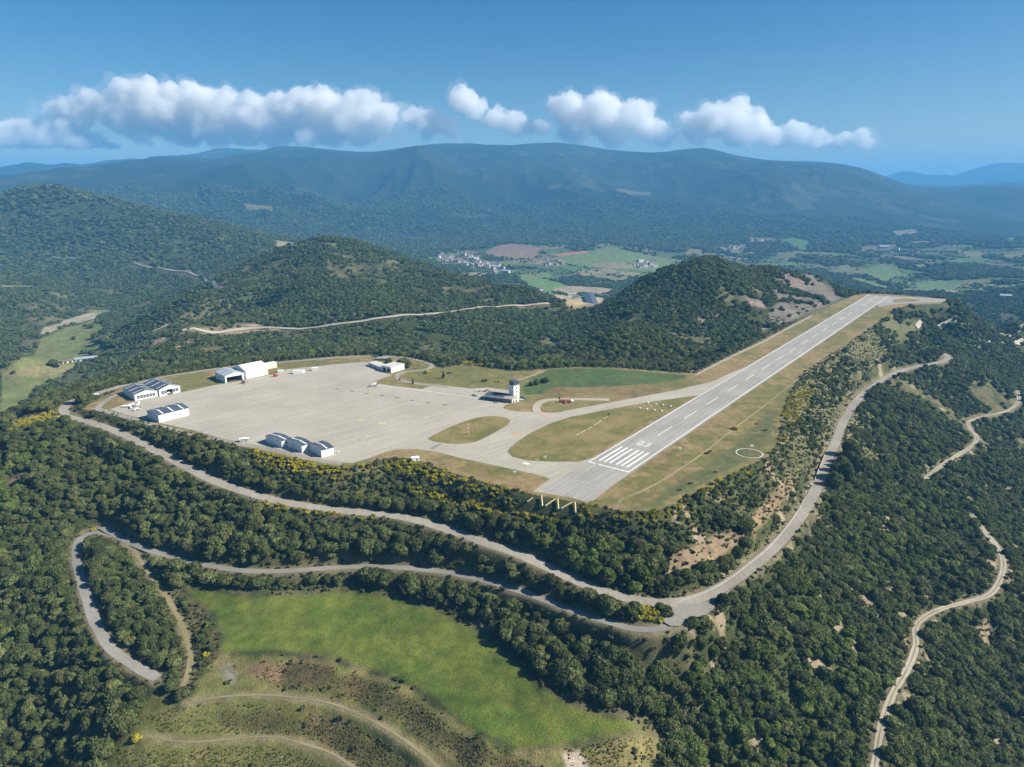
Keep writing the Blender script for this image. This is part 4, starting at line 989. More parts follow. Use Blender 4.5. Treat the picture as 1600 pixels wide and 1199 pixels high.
# hills behind
P = candidates(950, 2750, 5.5, 8.6, 44); mk = masks(P); X, Y = P[:, 0], P[:, 1]
gap = fbm(X, Y, 60, 4, 2.9); pr = np.clip((.66-gap)*9, .05, 1)
pr = np.where(mk['sparse'], np.clip((.5-gap)*5, .03, .6), pr)
keep = (rng.random(len(P)) < pr) & ~mk['bad'] & (mk['pl'] > 6); P2 = P[keep]
keep = visible(P2[:, 0], P2[:, 1], 9.0); P2 = P2[keep]
S2 = (2.7+1.9*rng.random(len(P2)))*(.75+.5*fbm(P2[:, 0], P2[:, 1], 90, 2)); S2 *= 1+np.clip((np.hypot(*P2.T)-950)/1750, 0, 1)*.35
scatter_object('hill_forest', np.column_stack([P2, H(P2[:, 0], P2[:, 1])-.3]), S2, rng.integers(0, 4, len(P2)), oakS, 'blue green oak forest covering the hills behind the airfield')
P = candidates(2700, 6200, 14, 28, 42)
bad = np.zeros(len(P), bool)
for q in CLEAR: bad |= inpoly(P[:, 0], P[:, 1], q)
vq = inpoly(P[:, 0], P[:, 1], VALLEY) & (np.hypot(*P.T) > 2300)
fm_ = is_farm(P[:, 0], P[:, 1])
dens = np.where(fm_, np.clip((fbm(P[:, 0], P[:, 1], 90, 3, 4.4)-.54)*5, 0.02, .5), np.clip((.68-fbm(P[:, 0], P[:, 1], 160, 4, 4.4))*8, .15, .95))
keep = ~bad & (rng.random(len(P)) < dens); P3 = P[keep]; keep = visible(P3[:, 0], P3[:, 1], 12.); P3 = P3[keep]
S3 = (7.5+4*rng.random(len(P3)))*np.where(np.hypot(*P3.T) > 3600, 1.35, 1)*np.where(is_farm(P3[:, 0], P3[:, 1]), .6, 1)
scatter_object('far_forest', np.column_stack([P3, H(P3[:, 0], P3[:, 1])-1.0]), S3, rng.integers(0, 4, len(P3)), oakS, 'hazy blue green forest and tree rows in the far valley', squash=np.full(len(P3), .75))
# ---- scrub and yellow broom
P = candidates(230, 1150, 2.4, 4.2, 40); mk = masks(P); X, Y = P[:, 0], P[:, 1]
br = np.zeros(len(P), bool)
for q in BROOM: br |= inpoly(X, Y, q)
on_pl = inpoly(X, Y, plat)
fieldish = inpoly(X, Y, FIELD); terr = inpoly(X, Y, TERR)
rd = np.zeros(len(P), bool)
for nm, L, hw, sh in ROADS: rd |= dist_line(X, Y, L, 12)[0] < hw+1.0
rim = (mk['pl'] < 9) & ~on_pl
g1, g2 = fbm(X, Y, 12, 3, 3.3), rng.random(len(P))
ok = ~rd & ~on_pl & ~fieldish & ~inpoly(X, Y, BEAMZ) & ~inpoly(X, Y, LOT)
kb = ok & ((br & (g1 > .30) & (g2 < .95)) | (mk['scrub'] & (g2 < .05) & (g1 > .5)) | (terr & (g2 < .0006)) | (rim & (g2 < .3) & (g1 > .45) & (X > -250) & (Y < 620)))
ks = ok & ~kb & ((mk['scrub'] & (g2 < .97)) | (mk['sparse'] & (g2 < .9)) | (terr & (g2 < .035)) | (rim & (g2 < .6)) | ((g2 < .5) & ~terr & (np.hypot(X, Y) < 900)) | (dist_line(X, Y, TERRBANK if 'TERRBANK' in globals() else ROADS[5][1], 10)[0] < -1))
for c in CLEAR[3:8]: ks |= ok & inpoly(X, Y, c) & (g2 < .22) & (g1 > .42)
PB = P[kb]; PB = PB[visible(*PB.T, 4.)]; PS = P[ks]; PS = PS[visible(*PS.T, 4.)]
scatter_object('yellow_broom', np.column_stack([PB, H(*PB.T)-.1]), 1.25+1.0*rng.random(len(PB)), rng.integers(0, 2, len(PB)), brmC, 'bright yellow flowering broom along the rim and road verges', squash=.9+.6*rng.random(len(PB)))
scatter_object('scrub', np.column_stack([PS, H(*PS.T)-.1]), .8+1.0*rng.random(len(PS)), rng.integers(0, 3, len(PS)), scrC, 'low olive brown scrub on the banks and verges', squash=.8+.6*rng.random(len(PS)))
# ---- low heath covering the terrace banks below the green field
P = candidates(215, 400, 1.15, 1.35, 34); X, Y = P[:, 0], P[:, 1]
BANKS = [upoly(q) for q in ([(430,1030),(520,1042),(600,1068),(660,1100),(720,1145),(790,1172),(850,1199),(740,1210),(690,1170),(640,1135),(580,1105),(520,1085),(440,1075),(400,1060)],
  [(230,1120),(300,1098),(400,1100),(500,1115),(570,1138),(620,1170),(655,1205),(560,1200),(520,1168),(470,1150),(350,1145),(250,1145)],
  [(180,1170),(300,1172),(420,1165),(500,1190),(540,1225),(180,1225)], [(205,860),(225,865),(262,905),(300,945),(335,975),(348,1010),(330,1050),(310,1060),(310,1010),(280,960),(240,905)],
  [(880,1170),(980,1150),(1020,1155),(1020,1210),(900,1210)])]
bk = np.zeros(len(P), bool)
for q in BANKS: bk |= inpoly(X, Y, q)
for nm, L, hw, sh in ROADS[5:]: bk &= dist_line(X, Y, L, 8)[0] > 2.0
bk &= ~inpoly(X, Y, FIELD) & (rng.random(len(P)) < np.clip((fbm(X, Y, 9, 3, 2.2)-.32)*5, .25, .95)); PH = P[bk]
kk = rng.integers(0, 3, len(PH)); yel = (rng.random(len(PH)) < .20) & (fbm(PH[:, 0], PH[:, 1], 20, 2, 9.) > .45); kk[yel] = 3
scatter_object('heath', np.column_stack([PH, H(*PH.T)-.1]), .36+.42*rng.random(len(PH)), kk, [crown_mesh('crown', 160+k, M['heathleaf'], 9, 300, .11, shape='bush', core=1, lump=.40) for k in range(2)]+scrC[:1]+[crown_mesh('crown', 91, leaf_mat('gorse_flowers', (.12, .115, .018), (.17, .155, .022)), 9, 300, .11, shape='bush', core=1, lump=.4)], 'low heath and gorse covering the terrace banks', squash=.6+.5*rng.random(len(PH)))
# ================================================================== BUILDINGS
def frame3(Pp, Lp, Rp, z=0.0):
    P, L_, R_ = Wz(*Pp, z), Wz(*Lp, z), Wz(*Rp, z)
    u = R_-P; W = np.linalg.norm(u); u = u/W; v = np.array([-u[1], u[0]]); D = abs(float(np.dot(L_-P, v)))
    return (float(P[0]), float(P[1]), z), math.atan2(u[1], u[0]), float(W), D
def hangar(label, Pp, Lp, Rp, eave, rise, axis, nsky, group='hangars round the apron', roof='roofgrey', door=None, wall='sheet', name='hangar', D=None, W=None, z=0.0, lights='near'):
    loc, rz, W_, D_ = frame3(Pp, Lp, Rp); D = D or D_; W = W or W_; loc = (loc[0], loc[1], z)
    o = empty(name, loc, rz, label, 'hangar', group)
    A, B = (W, D) if axis == 'y' else (D, W)        # A across the gable, B along the ridge
    pt = (lambda a, b, h: (a, b, h)) if axis == 'y' else (lambda a, b, h: (b, a, h))
    t_ = .25; w = MB()
    def slab(poly, b0, b1): w.prism([pt(a, b0, h) for a, h in poly], pt(0, b0, 0), pt(0, b1, 0))
    G = lambda a: eave+rise*(1-abs(2*a/A-1))
    full = [(0, 0), (A, 0), (A, eave), (A/2, eave+rise), (0, eave)]
    if door:
        d0, d1, dh = door
        slab([(0, 0), (d0, 0), (d0, G(d0)), (0, eave)], 0, t_); slab([(d1, 0), (A, 0), (A, eave), (d1, G(d1))], 0, t_)
        slab([(d0, dh), (d1, dh), (d1, G(d1)), (A/2, eave+rise), (d0, G(d0))], 0, t_)
    else: slab(full, 0, t_)
    slab(full, B-t_, B)
    for a0 in (0, A-t_):
        w.prism([pt(a0, t_, 0), pt(a0+t_, t_, 0), pt(a0+t_, t_, eave), pt(a0, t_, eave)], pt(0, t_, 0), pt(0, B-t_, 0))
    w.build('wall', M[wall], o)
    # ribs of the cladding
    rb = MB()
    k = t_
    while k < B-.5:
        for a0 in (-.06, A+.06): rb.box(pt(a0, k, eave/2+.1), (.12, .12, eave-.2) if axis == 'y' else (.12, .12, eave-.2))
        k += 5.0
    rb.build('wall_rib', M['white'], o)
    ov = .45; sl = rise/(A/2); r_ = MB()
    for s in (0, 1):
        a0, a1 = (-ov, A/2) if s == 0 else (A/2, A+ov)
        h = lambda a: eave+rise-abs(a-A/2)*sl+.06
        r_.prism([pt(a0, -ov, h(a0)), pt(a1, -ov, h(a1)), pt(a1, -ov, h(a1)+.16), pt(a0, -ov, h(a0)+.16)], pt(0, -ov, 0), pt(0, B+ov, 0))
    ro = r_.build('roof', M[roof], o)
    f_ = MB()
    for s in (0, 1):
        a0, a1 = (-ov, A/2) if s == 0 else (A/2, A+ov); h = lambda a: eave+rise-abs(a-A/2)*sl-.12
        for b0 in (-ov-.06, B+ov): f_.prism([pt(a0, b0, h(a0)), pt(a1, b0, h(a1)), pt(a1, b0, h(a1)+.38), pt(a0, b0, h(a0)+.38)], pt(0, b0, 0), pt(0, b0+.06, 0))
    f_.build('fascia', M['white'], ro)
    for k in range(nsky):
        b0 = B*(k+.5)/nsky-.55
        for s in (0, 1):
            a0, a1 = (.3, A/2-.5) if s == 0 else (A/2+.5, A-.3); h = lambda a: eave+rise-abs(a-A/2)*sl+.23
            q = MB().prism([pt(a0, b0, h(a0)), pt(a1, b0, h(a1)), pt(a1, b0, h(a1)+.05), pt(a0, b0, h(a0)+.05)], pt(0, b0, 0), pt(0, b0+1.15, 0))
            q.build('skylight', M['skylight'], ro)
    return o, A, B, eave, pt
# twin door hangars at the far left
def glazed_door(o, d0, d1, dh, opened=False):
    n_ = 6; w_ = (d1-d0)/n_
    for k in range(n_):
        if opened and k in (2, 3): continue
        x0 = d0+k*w_; y_ = .10+.08*(k % 2); f_ = MB()
        f_.box((x0+w_/2, y_, dh*.16), (w_-.06, .1, dh*.32)); f_.box((x0+w_/2, y_, dh-.2), (w_-.06, .1, .36))
        f_.box((x0+w_/2, y_, dh*.62), (w_-.06, .08, .12))
        for xx in (x0+.12, x0+w_-.12): f_.box((xx, y_, dh*.62), (.16, .1, dh*.66))
        d_ = f_.build('door_leaf', M['sheet'], o)
        MB().box((x0+w_/2, y_+.04, dh*.62), (w_-.4, .03, dh*.62)).build('pane', M['glass'], d_)
def width(P, R_): return float(np.linalg.norm(Wz(*R_)-Wz(*P)))
w1 = width((211.2, 626.8), (246.5, 620)); 
o, A, B, e_, pt = hangar('hangar with blue grey roof and closed glazed doors, leftmost on the apron', (211.2, 626.8), (184, 621), (246.5, 620), 6.0, 2.6, 'y', 3, door=(1.8, w1-1.8, 4.9), D=34)
glazed_door(o, 1.8, w1-1.8, 4.9)
w2 = width((249.5, 620), (282, 613))
o, A, B, e_, pt = hangar('hangar with half open glazed doors and a small aircraft inside', (249.5, 620), (224, 613), (282, 613), 6.6, 3.2, 'y', 3, door=(1.8, w2-1.8, 5.4), D=36)
glazed_door(o, 1.8, w2-1.8, 5.4, True)
hangar('blank walled hangar with blue grey roof, alone on the near left apron edge', (248.7, 660.7), (224.2, 655), (295.7, 648.8), 6.9, 1.9, 'x', 3)
w3 = width((352.5, 599.2), (381.5, 593.8))
hangar('pale grey roofed hangar with its wide door open, beside the big white hangar', (352.5, 599.2), (325.7, 593.8), (381.5, 593.8), 7.6, 2.6, 'y', 2, roof='rooflight', door=(1.6, w3-1.6, 6.0))
hangar('large all white hangar in front of a long white wall on the far apron edge', (385, 592.6), (362, 588), (419, 585.3), 9.0, 4.2, 'x', 0, roof='white', wall='white', D=26)
for lb, P_, L_, R_ in (('left one of the stepped row of three hangars on the near apron edge', (440.5, 700.5), (412.5, 693), (455.5, 695.5)),
                ('middle one of the stepped row of three hangars on the near apron edge', (472, 708), (443, 700.2), (488, 703)),
                ('right one of the stepped row of three hangars, beside the white car', (502.5, 715.2), (475.2, 707.3), (522, 710))):
    hangar(lb, P_, L_, R_, 5.8, 1.0, 'x', 1, 'stepped row of three hangars')
# long white wall behind the big hangar
loc, rz, W, D = frame3((396, 582), (394, 581), (433, 574.5))
o = empty('screen_wall', loc, rz, 'long low white wall building behind the large all white hangar', 'building')
MB().box((W/2, 3, 3.1), (W, 6, 6.2)).build('wall', M['cream'], o)
MB().box((W/2, 3, 6.3), (W+.5, 6.5, .25)).build('roof', M['white'], o)
MB().box((W*.3, -.05, 1.3), (1.4, .12, 2.6)).build('door', M['metal'], o)
# ---------------------------------------------------------------- flat roofed blocks
def openings(par, spec, m='glass', nm='window', face='y'):
    """framed windows set in a wall: (x, z, w, h) along the face"""
    for (x, z, w, h) in spec:
        f_ = MB()
        for dx, dz, a, b_ in ((-w/2-.06, 0, .12, h+.24), (w/2+.06, 0, .12, h+.24), (0, -h/2-.06, w, .12), (0, h/2+.06, w, .12)):
            f_.box((x+dx, -.05, z+dz) if face == 'y' else (face, x+dx, z+dz), (a, .12, b_) if face == 'y' else (.12, a, b_))
        wo = f_.build(nm, M['white'], par)
        MB().box((x, -.02, z) if face == 'y' else (face, x, z), (w, .06, h) if face == 'y' else (.06, w, h)).build('pane', M[m], wo)
loc, rz, W, D = frame3((611.4, 582.9), (596, 579.9), (632, 577.3))
D = max(D, 14); o = empty('fire_station', loc, rz, 'white fire station block with two dark garage doors facing the apron', 'building')
MB().box((W/2, D/2, 3.2), (W, D, 6.4)).build('wall', M['white'], o)
MB().box((W/2, D/2, 6.55), (W+.9, D+.9, .3)).build('roof', M['cream'], o)
openings(o, [(W*.15, 4.4, 1.2, 1.0), (W*.34, 4.4, 1.2, 1.0), (W*.53, 4.4, 1.2, 1.0), (W*.62, 1.9, 1.2, 1.2)])
for k in (.27, .72):
    MB().box((-.04, D*k, 2.2), (.12, D*.30, 4.4)).build('garage_door', M['dark'], o)
c, s_ = math.cos(rz), math.sin(rz)
lx = loc[0]-s_*D; ly = loc[1]+c*D
lo = Wz(576.2, 571.6); W2 = float(np.linalg.norm(np.array([lx, ly])-lo))
o = empty('crew_building', (float(lo[0]), float(lo[1]), 0), math.atan2(ly-lo[1], lx-lo[0]), 'low long white building with dark windows left of the fire station', 'building')
MB().box((W2/2-.5, 5, 1.9), (W2-1, 10, 3.8)).build('wall', M['white'], o)
MB().box((W2/2-.5, 5, 3.95), (W2, 11, .28)).build('roof', M['cream'], o)
openings(o, [(W2*k, 1.9, 1.6, 1.7) for k in (.12, .25, .40, .53, .67, .80)], 'dark')
loc = Wz(590, 563.5); o = empty('carport', (float(loc[0]), float(loc[1]), 0), -.1, 'open grey carport behind the low white building near the ring road', 'carport')
MB().box((5, 3, 3.1), (13, 7, .2)).build('roof', M['rooflight'], o)
for x in (-1, 5, 11):
    for y in (0, 6): MB().box((x, y, 1.5), (.2, .2, 3.0)).build('post', M['metal'], o)
# ---------------------------------------------------------------- terminal
A0, A1 = Wz(757, 624.5), Wz(799, 630.5); d = A1-A0; W = float(np.linalg.norm(d)); rz = math.atan2(d[1], d[0])
o = empty('terminal_building', (float(A0[0]), float(A0[1]), 0), rz, 'low terminal with a dark sloping roof and blue glass front beside the control tower', 'building')
D = 11; W1 = W*.66
w = MB(); w.box((W1/2, D/2, 2.1), (W1, D-2, 4.2)); w.prism([(0, 1, 4.2), (0, D-1, 4.2), (0, D-1, 5.2)], (0, 0, 0), (W1, 0, 0)); w.build('wall', M['cream'], o)
r_ = MB().prism([(-.8, -1.2, 4.0), (-.8, D, 5.4), (-.8, D, 5.7), (-.8, -1.2, 4.3)], (-.8, 0, 0), (W1+.8, 0, 0)); ro = r_.build('roof', M['roofgrey'], o)
MB().box((W1/2, -1.35, 4.2), (W1+1.8, .25, .7)).build('fascia', M['white'], ro)
for k in range(9):
    x = W1*(k+.5)/9; q = MB(); q.box((x-W1/18+.05, .9, 1.8), (.12, .14, 3.4)); q.box((x, .9, 3.45), (W1/9, .14, .12)); wo = q.build('window', M['white'], o)
    MB().box((x, .93, 1.75), (W1/9-.14, .06, 3.2)).build('pane', M['glass'], wo)
w = MB(); w.box((W1+(W-W1)/2+.2, 6.4, 1.9), (W-W1-.2, 12, 3.8)); w.build('wing', M['cream'], o)
w = MB().prism([(W1+.2, -.6, 3.9), (W1+.2, 12.8, 4.9), (W1+.2, 12.8, 5.15), (W1+.2, -.6, 4.15)], (W1+.2, 0, 0), (W+.6, 0, 0)).build('wing_roof', mat('tan_roof', (.33, .29, .25), .8), o)
for k in range(5):
    x = W1+(W-W1)*(k+.5)/5; q = MB(); q.box((x-1.1, .33, 1.8), (.12, .12, 3.0)); q.box((x, .33, 3.3), (2.2, .12, .12)); wo = q.build('window', M['white'], o)
    MB().box((x, .36, 1.75), (2.0, .05, 2.9)).build('pane', mat('blue_glazing', (.09, .20, .25), .15, spec=.6) if k == 0 else bpy.data.materials['blue_glazing'], wo) if False else MB().box((x, .36, 1.75), (2.0, .05, 2.9)).build('pane', M['glass'], wo)
# ---------------------------------------------------------------- control tower
P_, L_, R_ = Wz(802.5, 626.5), Wz(794.5, 624.3), Wz(811, 624.5)
u = R_-P_; rz = math.atan2(u[1], u[0]); w_ = 7.2
o = empty('control_tower', (float(P_[0]), float(P_[1]), 0), rz, 'square white airport control tower with a dark glazed cab on top', 'tower')
MB().box((w_/2, w_/2, 7.4), (w_, w_, 14.8)).build('shaft', M['white'], o)
MB().box((w_/2, w_/2, 14.95), (w_+.7, w_+.7, .35)).build('balcony', M['concrete'], o)
rl = MB()
for a in (-.3, w_+.3):
    rl.box((w_/2, a, 16.1), (w_+.6, .05, .06)); rl.box((a, w_/2, 16.1), (.05, w_+.6, .06))
    for b_ in np.linspace(-.3, w_+.3, 6): rl.box((b_, a, 15.6), (.05, .05, 1.0)); rl.box((a, b_, 15.6), (.05, .05, 1.0))
rl.build('railing', M['metal'], o)
g_ = MB(); h0, h1 = 15.15, 18.2
g_.loft([[(.5, .5, h0), (w_-.5, .5, h0), (w_-.5, w_-.5, h0), (.5, w_-.5, h0)], [(.1, .1, h1), (w_-.1, .1, h1), (w_-.1, w_-.1, h1), (.1, w_-.1, h1)]], smooth=False)
cab = g_.build('cab', M['glass'], o)
fr_ = MB()
for t in np.linspace(0, 1, 5):
    for q0, q1 in (((.5+t*(w_-1), .44), (.1+t*(w_-.2), .04)), ((.5+t*(w_-1), w_-.44), (.1+t*(w_-.2), w_-.04)), ((.44, .5+t*(w_-1)), (.04, .1+t*(w_-.2))), ((w_-.44, .5+t*(w_-1)), (w_-.04, .1+t*(w_-.2)))):
        fr_.tube((*q0, h0), (*q1, h1), .07, n=4)
fr_.build('mullion', M['metal'], cab)
MB().box((w_/2, w_/2, 18.4), (w_+.4, w_+.4, .4)).box((w_/2, w_/2, 18.8), (w_-1.5, w_-1.5, .5)).build('roof', M['roofgrey'], o)
mb = MB()
for x, y, h in ((1.5, 1.5, 3.2), (5.5, 5.2, 4.0), (3.5, 5.8, 2.0)): mb.tube((x, y, 18.6), (x, y, 18.6+h), .06, .03, 5)
mb.tube((2.6, 3.6, 19.0), (2.6, 3.6, 19.7), .5, .35, 10); mb.build('antenna', M['metal'], o)
openings(o, [(w_*.5, z_, 1.9, 1.5) for z_ in (4.5, 8.4, 12.2)], 'dark')
openings(o, [(w_*.30, z_, 1.3, 1.5) for z_ in (5.0, 9.0, 12.4)], 'dark', face=-.05)
loc_ = Wz(806.5, 630); a_o = empty('annex_building', (float(loc_[0])-3, float(loc_[1])-1, 0), rz, 'small white annex with arched openings at the foot of the control tower', 'building')
MB().box((3.5, 3.0, 1.7), (8.5, 4.5, 3.4)).build('wall', M['white'], a_o); MB().box((3.5, 3.0, 3.5), (9, 5, .2)).build('roof', M['concrete'], a_o)
openings(a_o, [(1.2, 1.3, 1.6, 2.2), (4.6, 1.3, 1.6, 2.2)], 'dark'); 
for ch in a_o.children:
    if ch.name.startswith('window'): ch.location = (0, .72, 0)
# ---------------------------------------------------------------- sheds and containers on the airfield
def shed(name, px, py, w, d, h, rz, label, cat, wm='white', rm='rooflight', z=0.0, door=True):
    p = Wz(px, py, z); o = empty(name, (float(p[0]), float(p[1]), z), rz, label, cat)
    MB().box((0, 0, h/2), (w, d, h)).build('wall', M[wm], o)
    MB().prism([(-w/2-.25, -d/2-.25, h), (-w/2-.25, d/2+.25, h), (-w/2-.25, 0, h+d*.18)], (-w/2-.25, 0, 0), (w/2+.25, 0, 0)).build('roof', M[rm], o)
    if door: MB().box((w*.2, -d/2-.04, h*.4), (.9, .1, h*.8)).build('door', M['metal'], o)
    return o
shed('shed', 382, 690, 7, 3, 2.8, .3, 'small grey and white shed in the grass strip near the three stepped hangars', 'shed', 'concrete', 'white')
shed('hut', 649, 719.5, 5.5, 4, 2.6, .25, 'small white hut behind yellow broom at the near apron rim', 'hut', 'white', 'white')
def container(px, py, w, d, h, rz, label):
    p = Wz(px, py); o = empty('container', (float(p[0]), float(p[1]), 0), rz, label, 'container', 'containers on the far apron')
    MB().box((0, 0, h/2+.15), (w, d, h)).build('body', M['white'], o)
    q = MB(); n_ = int(w/.8)
    for k in range(n_): q.box((-w/2+(k+.5)*w/n_, -d/2-.04, h/2+.15), (.16, .08, h-.2))
    q.build('rib', M['sheet'], o); MB().box((w/2+.04, 0, h/2+.1), (.08, d*.85, h*.9)).build('door', M['metal'], o)
    MB().box((0, 0, .07), (w*.9, d*.8, .14)).build('skid', M['metal'], o)
container(439, 582.5, 6.5, 3, 3.0, .2, 'white container nearest the large white hangar')
container(464.5, 584, 8.5, 3.4, 3.6, .2, 'largest white container in the middle of the far apron edge')
container(473.5, 582.5, 3.6, 2.8, 2.9, .5, 'smallest white container right of the largest one')
container(492.5, 579, 7.5, 3, 3.4, .2, 'white container furthest right on the far apron edge')
# ---------------------------------------------------------------- houses of the valley
def house_meshes(sz, wall, roof):
    a, b_, h, r_ = sz
    w = MB().box((0, 0, h/2-1.5), (a, b_, h+3)).prism([(-a/2, -b_/2, h), (-a/2, b_/2, h), (-a/2, 0, h+r_)], (0, 0, 0), (a, 0, 0)).mesh('wall'); w.materials.append(M[wall])
    q = MB()
    for s in (-1, 1): q.prism([(-a/2-.5, s*(b_/2+.6), h-.25), (-a/2-.5, 0, h+r_+.15), (-a/2-.5, 0, h+r_+.45), (-a/2-.5, s*(b_/2+.6), h+.1)], (0, 0, 0), (a+1, 0, 0))
    rm = q.mesh('roof'); rm.materials.append(M[roof]); 
    wn = []
    for x in (-a*.28, a*.05, a*.32):
        f_ = MB().box((x, -b_/2-.06, h*.62), (1.5, .12, 1.6)).mesh('window'); f_.materials.append(M['dark']); wn.append(f_)
    return w, rm, wn
HM = [house_meshes((13, 10, 6.5, 2.6), 'cream', 'tile'), house_meshes((17, 11, 7.5, 3.0), 'concrete', 'tile'), house_meshes((11, 11, 8.5, 2.6), 'white', 'tile'), house_meshes((22, 12, 6, 2.4), 'cream', 'rooflight'), house_meshes((15, 10, 6, 2.5), 'white', 'roofgrey')]
hr = random.Random(11)
def house(px, py, k, sc, label, group, rz=None, name='house', cat='house'):
    (x, y), = U(px, py); z = float(H(x, y)); o = empty(name, (float(x), float(y), z), hr.uniform(-.7, .7) if rz is None else rz, label, cat, group); o.scale = (sc,)*3
    w, r_, wn = HM[k]
    for nm, me_ in (('wall', w), ('roof', r_)): q = bpy.data.objects.new(nm, me_); COL.objects.link(q); q.parent = o
    for me_ in wn: q = bpy.data.objects.new('window', me_); COL.objects.link(q); q.parent = o
    return o
for k in range(58):
    t = hr.random(); x = 683+t*112; y = 402+t*20+hr.gauss(0, 4.0)
    house(x, y, hr.choice((0, 0, 1, 1, 2, 3, 4)), hr.uniform(.9, 1.5), 'house with tiled roof in the clustered village below the brown field', 'houses of the clustered village')
for k in range(14):
    house(hr.uniform(983, 1024), hr.uniform(409, 418), hr.choice((0, 1, 3, 2)), hr.uniform(.9, 1.6), 'farmhouse in the hamlet on the green valley hillside', 'houses of the hillside hamlet')
for k in range(12):
    house(hr.uniform(1122, 1166), hr.uniform(386, 395), hr.choice((0, 1, 3)), hr.uniform(1.0, 1.7), 'pale house in the scattered hamlet left of the round green clearing', 'houses of the left hazy hamlet')
for k in range(8):
    house(hr.uniform(1172, 1196), hr.uniform(375, 381), hr.choice((0, 1)), hr.uniform(1.0, 1.7), 'reddish house in the upper hazy hamlet beside the round clearing', 'houses of the upper hazy hamlet')
for k in range(12):
    house(hr.uniform(850, 880), hr.uniform(405, 416), hr.choice((0, 1, 2)), hr.uniform(.8, 1.3), 'house at the foot of the reddish bank in the valley', 'houses below the reddish bank')
for px, py, k, sc, lb in ((845, 456, 2, 1.2, 'lone white house between the green strip and the long grey shed'), (1396, 447, 4, 1.2, 'lone white house on the wooded slope below the two green fields'),
   (1570, 466, 3, 1.4, 'lone pale house on the hazy hillside at the right edge'), (1380, 389, 3, 2.2, 'left white farm shed in the hazy brown field'), (1401, 391, 4, 1.8, 'right white farm shed in the hazy brown field'),
   (1330, 376, 0, 1.8, 'lone pale farmhouse above the hazy right valley'), (893, 463, 3, 1.3, 'pale farm building left of the long grey shed'), (900, 467, 1, 1.1, 'stone farm building in front of the long grey shed')):
    house(px, py, k, sc, lb, None)
def longshed(pA, pB, d, h, label, roof='roofgrey', z=None):
    (a, b_) = U(np.array([pA[0], pB[0]]), np.array([pA[1], pB[1]])); v = b_-a; L_ = float(np.linalg.norm(v)); z = float(min(H(*a), H(*b_)))
    o = empty('long_shed', (float(a[0]), float(a[1]), z), math.atan2(v[1], v[0]), label, 'shed')
    MB().box((L_/2, d/2, h/2-1), (L_, d, h+2)).build('wall', M['cream'], o)
    MB().prism([(-1, -1, h), (-1, d+1, h), (-1, d/2, h+d*.14)], (-1, 0, 0), (L_+1, 0, 0)).build('roof', M[roof], o)
    q = MB()
    for k in range(int(L_/9)): q.box((4.5+k*9, -.08, h*.45), (4.5, .16, h*.7))
    q.build('door', M['dark'], o)
longshed((912, 464), (959, 468), 34, 9, 'long grey roofed industrial shed in the valley behind the green hill')
longshed((118, 566.5), (152, 562), 16, 5, 'long blue grey barn beside the green meadow in the left valley', 'rooflight')
longshed((98, 569), (116, 566), 9, 4, 'small brown roofed barn left of the long barn in the left valley', 'tile')
# ================================================================== VEHICLES, AIRCRAFT, SMALL THINGS
def ellring(x, cy_, cz, ry, rz_, n=14, ax='x'):
    return [(x, cy_+math.cos(2*math.pi*k/n)*ry, cz+math.sin(2*math.pi*k/n)*rz_) for k in range(n)]
def at(px, py, z=0.0): p = Wz(px, py, z); return (float(p[0]), float(p[1]), z)
def wheel(o, x, y, r, w=.22, nm='wheel'):
    q = MB().tube((x, y-w/2, r), (x, y+w/2, r), r, n=12).build(nm, M['tyre'], o)
    MB().tube((x, y-w/2-.02, r), (x, y+w/2+.02, r), r*.55, n=10).build('rim', M['metal'], q)
def car(loc, rz, m, label, group=None, van=False, sc=1.0, cat='car', name='parked_car'):
    o = empty(name, loc, rz, label, cat, group); o.scale = (sc,)*3
    if van: prof = [(-2.4, .35), (-2.45, 1.1), (-2.4, 2.05), (-2.1, 2.2), (1.0, 2.2), (1.7, 1.35), (2.35, 1.1), (2.45, .7), (2.4, .35)]; gw = [(.75, 1.35), (.75, 2.02), (1.05, 2.02), (1.6, 1.35)]; hw = .92
    else: prof = [(-2.1, .35), (-2.15, .8), (-2.0, .95), (-1.7, 1.0), (1.1, .92), (1.9, .82), (2.12, .6), (2.1, .35)]; hw = .86
    b_ = MB(); rings = []
    for y, k in ((-hw, .94), (-hw+.08, 1), (hw-.08, 1), (hw, .94)): rings.append([(x*k, y, .35+(z-.35)*k) for x, z in prof])
    b_.loft(rings, smooth=False).build('body', M[m], o)
    c_ = MB()
    if not van:
        lo = [(-1.75, -.78), (.95, -.78), (.95, .78), (-1.75, .78)]; hi = [(-1.25, -.62), (.35, -.62), (.35, .62), (-1.25, .62)]
        c_.loft([[(x, y, .93) for x, y in lo], [(x, y, 1.38) for x, y in hi]], smooth=False).build('windows', M['glass'], o)
        MB().box((-.45, 0, 1.42), (1.7, 1.24, .07)).build('roof', M[m], o)
    else:
        c_.prism([(x, -.94, z) for x, z in gw], (0, 0, 0), (0, 1.88, 0)); c_.build('windows', M['glass'], o)
    for x in (-1.35, 1.35):
        for y in (-hw+.05, hw-.05): wheel(o, x, y, .33)
    for y in (-.6, .6): MB().box((2.13 if not van else 2.43, y, .68), (.06, .28, .14)).build('headlight', M['skylight'], o)
    return o
car(at(140, 622), .25, 'silver', 'silver car on the ring road between the lone round tree and the left hangar', van=False)
car(at(151, 618.5), .25, 'white', 'white van on the ring road right of the lone round tree', van=True, cat='van', name='parked_van')
car(at(526, 707.5), .15, 'white', 'white car parked beside the right end of the three stepped hangars')
TG = 'cars parked behind the terminal'
